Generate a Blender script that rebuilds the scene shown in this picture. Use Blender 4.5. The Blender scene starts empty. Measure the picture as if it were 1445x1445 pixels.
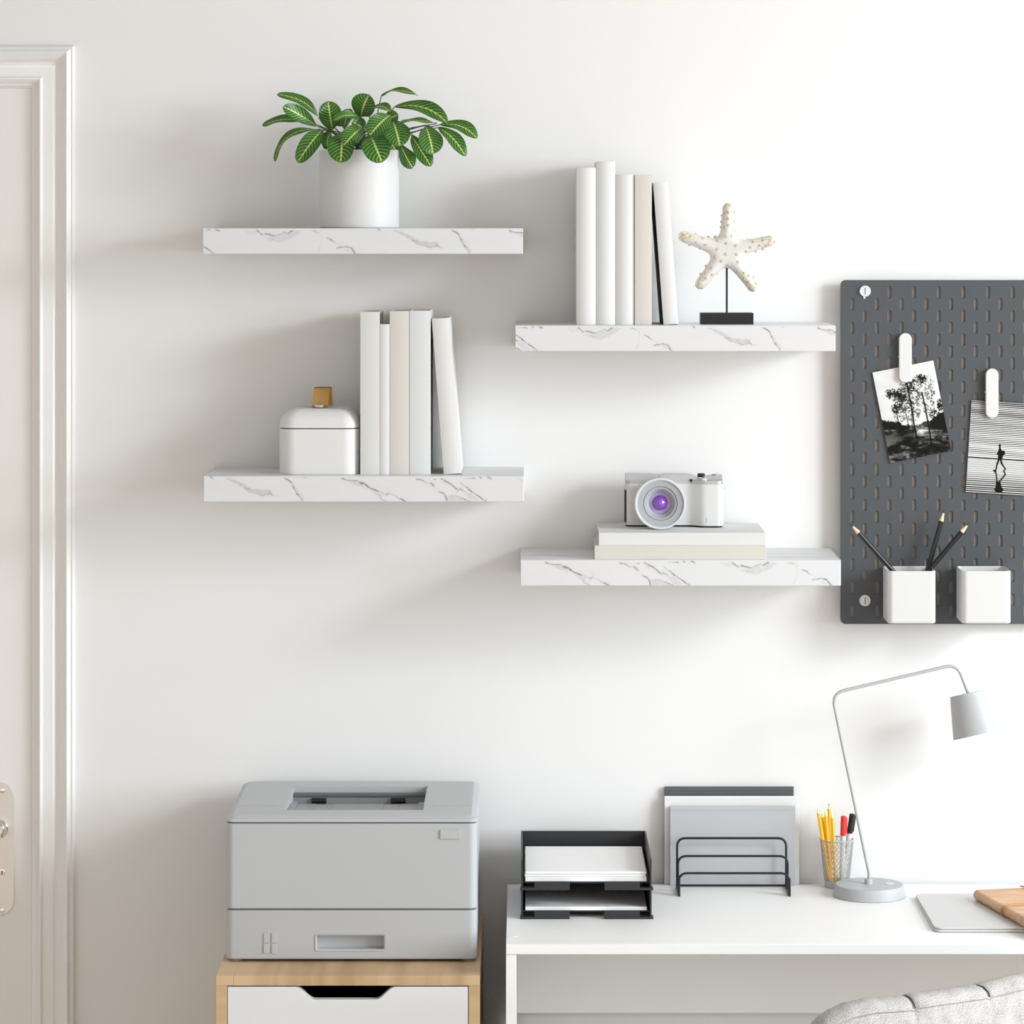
import bpy, bmesh, math, random
import numpy as np
from mathutils import Vector, Matrix

S = bpy.context.scene
COL = S.collection
PI = math.pi
R = math.radians

# ------------------------------------------------------------------ camera, world, lights, exposure
CAM_D = 5.5                 # metres from the back wall
PXM = 870.0                 # photo pixels per metre on the back wall
VX, VY, EYE = 738.0, 310.0, 1.805
cd = bpy.data.cameras.new('camera')
cam = bpy.data.objects.new('camera', cd); COL.objects.link(cam)
cam.location = (0, -CAM_D, EYE); cam.rotation_euler = (R(90), 0, 0)
cd.sensor_width = 36.0; cd.lens = PXM*CAM_D/1445*36
cd.shift_x = -(VX-722.5)/1445; cd.shift_y = -(722.5-VY)/1445
cd.clip_end = 50
S.camera = cam

W = bpy.data.worlds.new('world'); S.world = W; W.use_nodes = True
bg = W.node_tree.nodes['Background']
bg.inputs['Color'].default_value = (1.0, 0.925, 0.86, 1); bg.inputs['Strength'].default_value = 1.25

def area(name, loc, target, sx, sy, power, color):
    l = bpy.data.lights.new(name, 'AREA'); l.shape = 'RECTANGLE'; l.size = sx; l.size_y = sy
    l.energy = power; l.color = color
    o = bpy.data.objects.new(name, l); COL.objects.link(o)
    o.location = loc
    o.rotation_euler = (Vector(target)-Vector(loc)).to_track_quat('-Z', 'Y').to_euler()
    return o
area('desk_fill_light', (2.7, -1.75, 2.35), (0.7, -.2, .73), .7, .5, 36, (0.95, 0.98, 1.0))  # added fill lamp to brighten the desk; no window is known there
area('window_daylight', (6.6, -3.7, 2.5), (0.0, 0, 0.85), 4.0, 2.9, 385, (0.80, 0.93, 1.0))

S.view_settings.view_transform = 'Standard'
S.view_settings.look = 'None'
S.view_settings.exposure = 0.06
S.view_settings.gamma = 1.0
S.view_settings.use_curve_mapping = False

# ------------------------------------------------------------------ helpers
def at(px, py, d):
    """point seen at photo pixel (px, py), d metres in front of the back wall"""
    k = (CAM_D-d)/CAM_D
    return Vector(((px-VX)/PXM*k, -d, EYE-(py-VY)/PXM*k))
def X(px, d): return at(px, 0, d).x
def Z(py, d): return at(0, py, d).z

def lin(c): return tuple((v/255/12.92 if v/255 <= .04045 else ((v/255+.055)/1.055)**2.4) for v in c)

ORIGIN = {}
def mesh_of(bm, name, sharp=35):
    bm.normal_update()
    for f in bm.faces: f.smooth = True
    for e in bm.edges:
        if len(e.link_faces) == 2 and e.calc_face_angle(0) > R(sharp): e.smooth = False
    me = bpy.data.meshes.new(name); bm.to_mesh(me); bm.free()
    return me
def obj(name, bm, mats, parent=None, sharp=35, recalc=True, flat=False, wn=True):
    """link bm (world coordinates) as ONE mesh object, under parent if given"""
    if recalc: bmesh.ops.recalc_face_normals(bm, faces=bm.faces)
    me = mesh_of(bm, name, sharp)
    for m in (mats if isinstance(mats, (list, tuple)) else [mats]): me.materials.append(m)
    o = bpy.data.objects.new(name, me); COL.objects.link(o)
    if flat: me.polygons.foreach_set('use_smooth', [False]*len(me.polygons))
    elif wn: w = o.modifiers.new('weighted normals', 'WEIGHTED_NORMAL'); w.keep_sharp = True
    if parent is not None:
        org = ORIGIN[parent.name]
        me.transform(Matrix.Translation(-org)); o.parent = parent; ORIGIN[o.name] = org
    else:
        ORIGIN[o.name] = Vector((0, 0, 0))
    return o
def tag(o, label, cat, group=None):
    o['label'] = label; o['category'] = cat
    if group: o['group'] = group
    return o
def thing(name, label, cat, loc, group=None):
    o = bpy.data.objects.new(name, None); COL.objects.link(o)
    o.location = loc; o.empty_display_size = .05
    ORIGIN[o.name] = Vector(loc)
    return tag(o, label, cat, group)
def center_origin(o):
    """top-level mesh: origin to the middle of its base"""
    co = np.array([v.co[:] for v in o.data.vertices]); lo, hi = co.min(0), co.max(0)
    c = Vector(((lo[0]+hi[0])/2, (lo[1]+hi[1])/2, lo[2]))
    o.data.transform(Matrix.Translation(-c)); o.location = c
    ORIGIN[o.name] = c
    return o
def struct(name, bm, m, parent=None):
    o = obj(name, bm, m, parent)
    if parent is None: o['kind'] = 'structure'
    return o

def merge(bm, t, mat=0, M=None):
    if M is not None: bmesh.ops.transform(t, matrix=M, verts=t.verts)
    for f in t.faces: f.material_index = mat
    me = bpy.data.meshes.new('tmp'); t.to_mesh(me); t.free()
    bm.from_mesh(me); bpy.data.meshes.remove(me)
    return bm
def box(bm, x0, x1, y0, y1, z0, z1, bev=0.0, seg=2, mat=0, M=None):
    t = bmesh.new()
    bmesh.ops.create_cube(t, size=1)
    for v in t.verts:
        v.co = Vector((x0+(v.co.x+.5)*(x1-x0), y0+(v.co.y+.5)*(y1-y0), z0+(v.co.z+.5)*(z1-z0)))
    if bev > 0:
        bmesh.ops.bevel(t, geom=list(t.edges), offset=bev, segments=seg, affect='EDGES', profile=.5)
    return merge(bm, t, mat, M)
def prism(bm, pts, a0, a1, axis='z', bev=0.0, seg=2, mat=0, M=None):
    """polygon pts extruded along axis; z: (x,y), y: (x,z), x: (y,z)"""
    t = bmesh.new()
    def P(p, a):
        return {'z': (p[0], p[1], a), 'y': (p[0], a, p[1]), 'x': (a, p[0], p[1])}[axis]
    A = [t.verts.new(P(p, a0)) for p in pts]; B = [t.verts.new(P(p, a1)) for p in pts]
    n = len(pts)
    fa = t.faces.new(A); fb = t.faces.new(B)
    for i in range(n): t.faces.new((A[i], A[(i+1) % n], B[(i+1) % n], B[i]))
    bmesh.ops.recalc_face_normals(t, faces=t.faces)
    if bev > 0:
        bmesh.ops.bevel(t, geom=list(fa.edges)+list(fb.edges), offset=bev, segments=seg, affect='EDGES', profile=.5)
    return merge(bm, t, mat, M)
def rrect(x0, x1, y0, y1, r, n=6):
    pts = []
    for cx, cy, a in ((x1-r, y1-r, 0), (x0+r, y1-r, 90), (x0+r, y0+r, 180), (x1-r, y0+r, 270)):
        for i in range(n+1):
            t = R(a+90*i/n); pts.append((cx+r*math.cos(t), cy+r*math.sin(t)))
    return pts
def lathe(bm, prof, seg=48, M=None, mat=0, cap0=True, cap1=True):
    t = bmesh.new(); rings = []
    for r, z in prof:
        if r < 1e-6: rings.append([t.verts.new((0, 0, z))])
        else: rings.append([t.verts.new((r*math.cos(2*PI*i/seg), r*math.sin(2*PI*i/seg), z)) for i in range(seg)])
    for a, b in zip(rings, rings[1:]):
        for i in range(seg):
            j = (i+1) % seg
            if len(a) == 1 and len(b) == 1: continue
            if len(a) == 1: t.faces.new((a[0], b[j], b[i]))
            elif len(b) == 1: t.faces.new((a[i], a[j], b[0]))
            else: t.faces.new((a[i], a[j], b[j], b[i]))
    if cap0 and len(rings[0]) > 1: t.faces.new(rings[0][::-1])
    if cap1 and len(rings[-1]) > 1: t.faces.new(rings[-1])
    return merge(bm, t, mat, M)
def tube(bm, pts, rad, seg=10, mat=0, closed=False, caps=True):
    pts = [Vector(p) for p in pts]; n = len(pts)
    rads = rad if isinstance(rad, (list, tuple)) else [rad]*n
    t = bmesh.new(); rings = []
    tang = []
    for i in range(n):
        a = pts[(i-1) % n] if (closed or i > 0) else pts[i]
        b = pts[(i+1) % n] if (closed or i < n-1) else pts[i]
        tang.append((b-a).normalized())
    ref = Vector((0, 0, 1)) if abs(tang[0].z) < .9 else Vector((1, 0, 0))
    nv = tang[0].cross(ref).normalized()
    for i in range(n):
        if i > 0:
            q = tang[i-1].rotation_difference(tang[i]); nv = (q @ nv); nv = (nv-tang[i]*nv.dot(tang[i])).normalized()
        bv = tang[i].cross(nv)
        rings.append([t.verts.new(pts[i]+(nv*math.cos(2*PI*k/seg)+bv*math.sin(2*PI*k/seg))*rads[i]) for k in range(seg)])
    m = n if closed else n-1
    for i in range(m):
        a, b = rings[i], rings[(i+1) % n]
        for k in range(seg): t.faces.new((a[k], a[(k+1) % seg], b[(k+1) % seg], b[k]))
    if caps and not closed: t.faces.new(rings[0][::-1]); t.faces.new(rings[-1])
    return merge(bm, t, mat)
def rounded(pts, rads, n=8):
    """polyline with corners rounded by radius"""
    pts = [Vector(p) for p in pts]; out = [pts[0]]
    for i in range(1, len(pts)-1):
        p, a, b = pts[i], (pts[i-1]-pts[i]), (pts[i+1]-pts[i])
        r = rads[i-1] if isinstance(rads, (list, tuple)) else rads
        ang = a.angle(b); L = min(r/math.tan(ang/2), a.length*.49, b.length*.49)
        p0, p1 = p+a.normalized()*L, p+b.normalized()*L
        for k in range(n+1):
            t = k/n; out.append(p0*(1-t)**2+p*2*t*(1-t)+p1*t*t)
    out.append(pts[-1]); return out
def surf(bm, fn, nu, nv, mat=0, uv=None, closed_u=False):
    """grid surface fn(u,v) -> point, u,v in 0..1"""
    L = bm.loops.layers.uv.verify() if uv else None
    G = [[bm.verts.new(fn(i/nu, j/nv)) for j in range(nv+1)] for i in range(nu+(0 if closed_u else 1))]
    for i in range(nu):
        i2 = (i+1) % nu if closed_u else i+1
        for j in range(nv):
            f = bm.faces.new((G[i][j], G[i2][j], G[i2][j+1], G[i][j+1])); f.material_index = mat
            if uv:
                for l, (a, b) in zip(f.loops, ((i, j), (i+1, j), (i+1, j+1), (i, j+1))): l[L].uv = uv(a/nu, b/nv)
    return G

# ------------------------------------------------------------------ materials
def mat(name, color, rough=.5, metal=0.0, spec=.5, **kw):
    m = bpy.data.materials.new(name); m.use_nodes = True
    b = m.node_tree.nodes['Principled BSDF']
    b.inputs['Base Color'].default_value = (*color[:3], 1)
    b.inputs['Roughness'].default_value = rough; b.inputs['Metallic'].default_value = metal
    b.inputs['Specular IOR Level'].default_value = spec
    for k, v in kw.items(): b.inputs[k.replace('_', ' ')].default_value = v
    return m
def nodes(m): return m.node_tree.nodes, m.node_tree.links, m.node_tree.nodes['Principled BSDF']
def noisy(name, c0, c1, scale=(20, 20, 20), rough=.5, lo=.35, hi=.65, detail=5, bump=0.0, spec=.5, nscale=1.0):
    m = mat(name, c0, rough, 0, spec); N, L, b = nodes(m)
    tc = N.new('ShaderNodeTexCoord'); mp = N.new('ShaderNodeMapping'); mp.inputs['Scale'].default_value = scale
    nz = N.new('ShaderNodeTexNoise'); nz.inputs['Scale'].default_value = nscale; nz.inputs['Detail'].default_value = detail
    cr = N.new('ShaderNodeValToRGB'); e = cr.color_ramp.elements
    e[0].position = lo; e[0].color = (*c0, 1); e[1].position = hi; e[1].color = (*c1, 1)
    L.new(tc.outputs['Object'], mp.inputs['Vector']); L.new(mp.outputs['Vector'], nz.inputs['Vector'])
    L.new(nz.outputs['Fac'], cr.inputs['Fac']); L.new(cr.outputs['Color'], b.inputs['Base Color'])
    if bump:
        bp = N.new('ShaderNodeBump'); bp.inputs['Strength'].default_value = bump; bp.inputs['Distance'].default_value = .001
        L.new(nz.outputs['Fac'], bp.inputs['Height']); L.new(bp.outputs['Normal'], b.inputs['Normal'])
    return m
def attr_mat(name, rough=.5, spec=.5):
    m = mat(name, (1, 1, 1), rough, 0, spec); N, L, b = nodes(m)
    a = N.new('ShaderNodeAttribute'); a.attribute_name = 'pattern'
    L.new(a.outputs['Color'], b.inputs['Base Color'])
    return m

M_wall = noisy('wall_paint', (.82, .818, .815), (.83, .828, .825), (3, 3, 3), .75, spec=.25)
M_trim = mat('white_gloss_trim', (.85, .84, .83), .32)
M_door = mat('white_door_paint', (.83, .81, .79), .4)
M_ceil = mat('ceiling_paint', (.72, .72, .72), .9)
M_floor = noisy('pale_oak_floor', (.50, .42, .345), (.61, .53, .45), (1.2, 14, 14), .45)
M_marble = attr_mat('marble_laminate', .42)
M_print = attr_mat('photo_paper', .5, .08)
M_star = attr_mat('starfish_resin', .75, .2)
M_ceramic = mat('white_ceramic', (.68, .68, .68), .5)
M_soil = noisy('potting_soil', (.03, .02, .012), (.10, .07, .045), (90, 90, 90), .95)
M_stem = mat('dark_plant_stem', (.05, .09, .03), .6)
M_bookwhite = mat('white_book_cloth', (.72, .72, .72), .6, spec=.3)
M_bookgreen = mat('pale_grey_book_cloth', (.67, .68, .66), .6, spec=.3)
M_bookbeige = mat('beige_book_cloth', (.66, .63, .59), .6, spec=.3)
M_bookcool = mat('cool_white_book_cloth', (.70, .715, .725), .6, spec=.3)
M_booksage = mat('cream_book_cloth', (.64, .635, .565), .6, spec=.3)
M_bookblack = mat('black_book_board', (.018, .014, .012), .6)
M_pages = noisy('page_edges', (.62, .53, .40), (.74, .66, .54), (400, 3, 3), .8)
M_leather = noisy('tan_leather', (.78, .48, .16), (.90, .60, .24), (30, 30, 30), .5)
M_leather2 = noisy('light_tan_leather', (.50, .28, .14), (.72, .45, .255), (14, 40, 40), .5, detail=8)
M_leatherd = mat('tan_leather_cord', (.50, .27, .13), .55)
M_chrome = mat('polished_steel', (.82, .81, .80), .16, 1.0)
M_satin = mat('satin_steel', (.78, .76, .74), .30, 1.0)
M_wire = mat('grey_wire', (.42, .42, .42), .45)
M_black = mat('black_metal', (.014, .0145, .016), .45, 0, .35)
M_blackwood = mat('black_stand', (.020, .020, .021), .55, 0, .3)
M_nub = noisy('golden_nubs', (.50, .38, .20), (.68, .57, .38), (300, 300, 300), .6)
M_nubpale = noisy('pale_nubs', (.56, .47, .33), (.70, .64, .53), (300, 300, 300), .6)
M_board = mat('charcoal_pegboard', (.075, .081, .089), .5, spec=.35)
M_slotwall = mat('slot_wall_tone', (.23, .205, .19), .8, spec=.2)  # tone of the dimly lit wall behind the slots, put into the colour
M_white = mat('white_plastic', (.68, .68, .68), .4)
M_whitem = mat('white_matte_plastic', (.73, .73, .73), .55)
M_slot = mat('grey_slot', (.25, .25, .25), .6)
M_pencilblack = mat('black_lacquer', (.012, .012, .013), .25)
M_pencilwood = mat('pale_cedar', (.78, .60, .38), .7)
M_graphite = mat('graphite', (.03, .03, .032), .5)
M_yellow = mat('yellow_lacquer', (.90, .50, .03), .35)
M_yellowtip = mat('pale_wood_tip', (.92, .80, .42), .6)
M_red = mat('red_marker_cap', (.68, .03, .035), .4)
M_dark = mat('dark_grey_plastic', (.030, .032, .036), .5, 0, .35)
M_print1 = mat('printer_grey', (.485, .498, .515), .42, spec=.4)
M_print2 = mat('printer_inner_grey', (.30, .31, .32), .5)
M_print3 = mat('printer_slot_grey', (.13, .14, .145), .5)
M_printb = mat('printer_roller_black', (.012, .012, .013), .4)
M_pine = noisy('pine_board', (.47, .31, .165), (.63, .45, .265), (16, 1.1, 1), .5, detail=5, lo=.42, hi=.58)
M_pinef = noisy('pine_edge', (.535, .37, .20), (.615, .44, .25), (1.5, 9, 40), .5, detail=6)
M_pinee = mat('pine_end_block', (.62, .44, .275), .5)
M_drawer = noisy('white_drawer_paint', (.735, .74, .75), (.765, .77, .78), (3, 3, 18), .5)
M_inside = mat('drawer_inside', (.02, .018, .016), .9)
M_desk = mat('white_desk_laminate', (.92, .92, .915), .42, spec=.4)
M_paper = mat('white_paper', (.92, .92, .92), .8, spec=.2)
M_foldg = mat('grey_folder', (.49, .50, .52), .45)
M_foldd = mat('dark_grey_folder', (.095, .103, .114), .4)
M_foldw = mat('white_folder', (.80, .80, .80), .5)
M_lamp = mat('light_grey_lamp_metal', (.47, .48, .495), .45, spec=.35)
M_laptop = mat('silver_grey_laptop', (.63, .63, .63), .38, 0.0)
M_silver = mat('silver_camera_plate', (.50, .50, .51), .38, .35)
M_lensgrey = mat('grey_lens_ring', (.40, .42, .445), .45, spec=.3)
M_lensdark = mat('dark_lens_groove', (.16, .16, .17), .5)
M_reddot = mat('red_dot', (.7, .05, .04), .4)
M_bulb = mat('frosted_bulb', (.85, .85, .83), .5)
M_purple = mat('purple_coated_glass', (.24, .07, .50), .06, 0, .9, Coat_Weight=1.0)
M_purple2 = mat('lilac_coated_glass', (.42, .32, .60), .15, 0, .7)

# leaf: dark green with pale midrib and side veins, drawn from the leaf's own UV
M_leaf = mat('zebra_leaf', (.02, .1, .02), .38, spec=.4); N, L, b = nodes(M_leaf)
uvn = N.new('ShaderNodeUVMap'); sx = N.new('ShaderNodeSeparateXYZ'); L.new(uvn.outputs['UV'], sx.inputs['Vector'])
def mth(op, a, c=None, d=None):
    n = N.new('ShaderNodeMath'); n.operation = op
    for i, v in enumerate((a, c, d)):
        if v is None: continue
        if isinstance(v, (int, float)): n.inputs[i].default_value = v
        else: L.new(v, n.inputs[i])
    return n.outputs[0]
av = mth('ABSOLUTE', mth('SUBTRACT', mth('MULTIPLY', sx.outputs['Y'], 2.0), 1.0))
ph = mth('SUBTRACT', mth('MULTIPLY', sx.outputs['X'], 10.5), mth('MULTIPLY', mth('POWER', av, 1.25), 2.3))
tri = mth('ABSOLUTE', mth('SUBTRACT', mth('FRACT', ph), .5))            # 0 on a vein
nz = N.new('ShaderNodeTexNoise'); nz.inputs['Scale'].default_value = 260; nz.inputs['Detail'].default_value = 3
tcn = N.new('ShaderNodeTexCoord'); L.new(tcn.outputs['Object'], nz.inputs['Vector'])
tri2 = mth('ADD', tri, mth('MULTIPLY', mth('SUBTRACT', nz.outputs['Fac'], .5), .10))
vein = mth('SUBTRACT', 1.0, mth('SMOOTH_MIN', mth('MULTIPLY', tri2, 6.5), 1.0, .15))
rib = mth('SUBTRACT', 1.0, mth('MINIMUM', mth('MULTIPLY', av, 9.0), 1.0))
fade = mth('SUBTRACT', 1.0, mth('MULTIPLY', mth('POWER', av, 3.0), .55))
fac = mth('MINIMUM', mth('ADD', mth('MULTIPLY', mth('MAXIMUM', vein, 0.0), mth('MULTIPLY', fade, .85)), mth('MULTIPLY', rib, 1.2)), 1.0)
cr = N.new('ShaderNodeValToRGB'); e = cr.color_ramp.elements
e[0].position = .0; e[0].color = (.022, .105, .010, 1); e[1].position = 1; e[1].color = (.60, .66, .24, 1)
e2 = e.new(.38); e2.color = (.085, .265, .025, 1)
L.new(fac, cr.inputs['Fac']); L.new(cr.outputs['Color'], b.inputs['Base Color'])

# heather weave for the chair, in metres of its UV
M_fabric = mat('heather_grey_weave', (.5, .5, .5), .95, spec=.1); N, L, b = nodes(M_fabric)
uvn = N.new('ShaderNodeUVMap')
mp = N.new('ShaderNodeMapping'); mp.inputs['Scale'].default_value = (620, 620, 1); mp.inputs['Rotation'].default_value = (0, 0, R(35))
L.new(uvn.outputs['UV'], mp.inputs['Vector'])
vo = N.new('ShaderNodeTexNoise'); vo.inputs['Scale'].default_value = 1.0; vo.inputs['Detail'].default_value = 2; vo.inputs['Roughness'].default_value = .7
mp2 = N.new('ShaderNodeMapping'); mp2.inputs['Scale'].default_value = (1.7, .75, 1); L.new(mp.outputs['Vector'], mp2.inputs['Vector'])
L.new(mp2.outputs['Vector'], vo.inputs['Vector'])
big = N.new('ShaderNodeTexNoise'); big.inputs['Scale'].default_value = 40; big.inputs['Detail'].default_value = 3
L.new(uvn.outputs['UV'], big.inputs['Vector'])
mix = mth('ADD', mth('MULTIPLY', vo.outputs['Fac'], .8), mth('MULTIPLY', big.outputs['Fac'], .2))
cr = N.new('ShaderNodeValToRGB'); e = cr.color_ramp.elements
e[0].position = .33; e[0].color = (.09, .085, .08, 1); e[1].position = .60; e[1].color = (.62, .60, .59, 1)
e2 = e.new(.46); e2.color = (.40, .385, .375, 1)
L.new(mix, cr.inputs['Fac']); L.new(cr.outputs['Color'], b.inputs['Base Color'])
bp = N.new('ShaderNodeBump'); bp.inputs['Strength'].default_value = .5; bp.inputs['Distance'].default_value = .001
L.new(vo.outputs['Fac'], bp.inputs['Height']); L.new(bp.outputs['Normal'], b.inputs['Normal'])
M_seam = mat('dark_brown_seam', (.05, .035, .025), .8)
M_fabricplain = mat('grey_seat_fabric', (.55, .54, .53), .95, spec=.1)
M_leg = mat('beech_leg', (.55, .40, .25), .5)

# ------------------------------------------------------------------ room
bm = bmesh.new(); box(bm, -3.2, 3.6, 0, .12, 0, 2.6); struct('wall_back', bm, M_wall)
bm = bmesh.new(); box(bm, -3.2, 3.6, -7, .12, -.1, 0); struct('floor', bm, M_floor)
bm = bmesh.new(); box(bm, -3.2, 3.6, -7, .12, 2.6, 2.7); struct('ceiling', bm, M_ceil)
bm = bmesh.new(); box(bm, -3.3, -3.2, -7, .12, 0, 2.6); struct('wall_left', bm, M_wall)

# door casing: one moulding profile (inward offset, height) mitred round the opening
OX, OZ = X(106, 0), Z(64.5, 0); LX = -1.66
prof = [(0, 0), (0, 9), (2.2, 13), (3.0, 13), (4.5, 12), (6.0, 13), (7.2, 16), (8.2, 20), (9.5, 21), (14, 18.5), (18, 14), (21, 11.5), (23.5, 11), (24.5, 9.5),
        (27, 9.5), (29, 12), (31, 13), (44, 13.5), (45.3, 15.5), (46.3, 18.5), (47.5, 19), (50, 16.5), (53, 12), (54.5, 9.5), (56, 9.5), (57.5, 8), (60, 7), (61, 3), (61, 0)]
prof = [(o/870, h/1000) for o, h in prof]
bm = bmesh.new(); rows = []
for o, h in prof:
    rows.append([bm.verts.new(p) for p in ((OX-o, -h, 0), (OX-o, -h, OZ-o), (LX+o, -h, OZ-o), (LX+o, -h, 0))])
for a, c in zip(rows, rows[1:]):
    for i in range(3): bm.faces.new((a[i], a[i+1], c[i+1], c[i]))
trim1 = struct('trim_1', bm, M_trim)
DX1, DX0, DZ = OX-60.5/870, LX+60.5/870, OZ-60.5/870
bm = bmesh.new(); box(bm, DX0, DX1, -.005, -.0005, .004, DZ, .0006)
door = struct('door_1', bm, M_door)
pcx = X(-2, .01); pz0, pz1 = Z(1292, .01), Z(1104, .01); pr = (X(19.5, .01)-pcx)
bm = bmesh.new(); prism(bm, rrect(pcx-pr, pcx+pr, pz0, pz1, pr*.98, 14), -.0085, -.005, 'y', .0012)
plate = obj('lock_plate', bm, M_satin, door)
for py in (1115.5, 1285):
    bm = bmesh.new(); T = Matrix.Translation(at(3, py, .0085)) @ Matrix.Rotation(R(90), 4, 'X')
    lathe(bm, [(.0045, 0), (.0045, .001), (.0035, .002), (0, .0026)], 20, T)
    obj('screw', bm, M_chrome, plate)
bm = bmesh.new(); T = Matrix.Translation(at(-1, 1169, .0085)) @ Matrix.Rotation(R(90), 4, 'X')
lathe(bm, [(.015, 0), (.015, .006), (.011, .010), (.0095, .014), (.0095, .045), (0, .047)], 32, T)
hz = at(-1, 1169, 0).z; hx = at(-1, 0, .05).x
tube(bm, rounded([(hx+.002, -.052, hz), (hx-.06, -.055, hz), (hx-.11, -.05, hz-.004)], .02), [.0095]*11, 16)
obj('lever_handle', bm, M_chrome, door)
bm = bmesh.new()
T = Matrix.Translation(at(3, 1231, .0085)) @ Matrix.Rotation(R(90), 4, 'X'); lathe(bm, [(.0052, 0), (.0052, .0008), (.0046, .0010), (0, .0010)], 24, T)
obj('keyhole_cover', bm, M_chrome, plate)
bm = bmesh.new(); c = at(3, 1231, .0095); box(bm, c.x-.0008, c.x+.0008, c.y-.0005, c.y, c.z-.003, c.z+.003)
obj('keyhole', bm, M_black, plate)
bm = bmesh.new(); box(bm, OX+.002, 3.58, -.012, 0, 0, .07, .002); struct('baseboard_back', bm, M_trim)

# ------------------------------------------------------------------ value noise for the drawn patterns
rng = np.random.default_rng(7)
TAB = rng.random((256, 256))
def vnoise(x, y):
    xi, yi = np.floor(x).astype(int), np.floor(y).astype(int); fx, fy = x-xi, y-yi
    fx, fy = fx*fx*(3-2*fx), fy*fy*(3-2*fy)
    g = lambda a, b_: TAB[a % 256, b_ % 256]
    return (g(xi, yi)*(1-fx)+g(xi+1, yi)*fx)*(1-fy)+(g(xi, yi+1)*(1-fx)+g(xi+1, yi+1)*fx)*fy
def fbm(x, y, o=4):
    s, a, t = 0, 1.0, 0
    for i in range(o): s = s+a*vnoise(x*2**i+17*i, y*2**i+31*i); t += a; a *= .55
    return s/t
def seg_dist(x, y, a, b_):
    ax, ay = a; dx, dy = b_[0]-ax, b_[1]-ay; q = dx*dx+dy*dy+1e-9
    t = np.clip(((x-ax)*dx+(y-ay)*dy)/q, 0, 1)
    return np.hypot(x-ax-t*dx, y-ay-t*dy), t
def in_poly(x, y, P):
    r = np.zeros(x.shape, bool); n = len(P)
    for i in range(n):
        (x0, y0), (x1, y1) = P[i], P[(i+1) % n]
        c = ((y0 > y) != (y1 > y)) & (x < (x1-x0)*(y-y0)/((y1-y0) if y1 != y0 else 1e-9)+x0)
        r ^= c
    return r
def poly_dist(x, y, P):
    d = np.full(x.shape, 1e9)
    for i in range(len(P)): d = np.minimum(d, seg_dist(x, y, P[i], P[(i+1) % len(P)])[0])
    return np.where(in_poly(x, y, P), -d, d)

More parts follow.
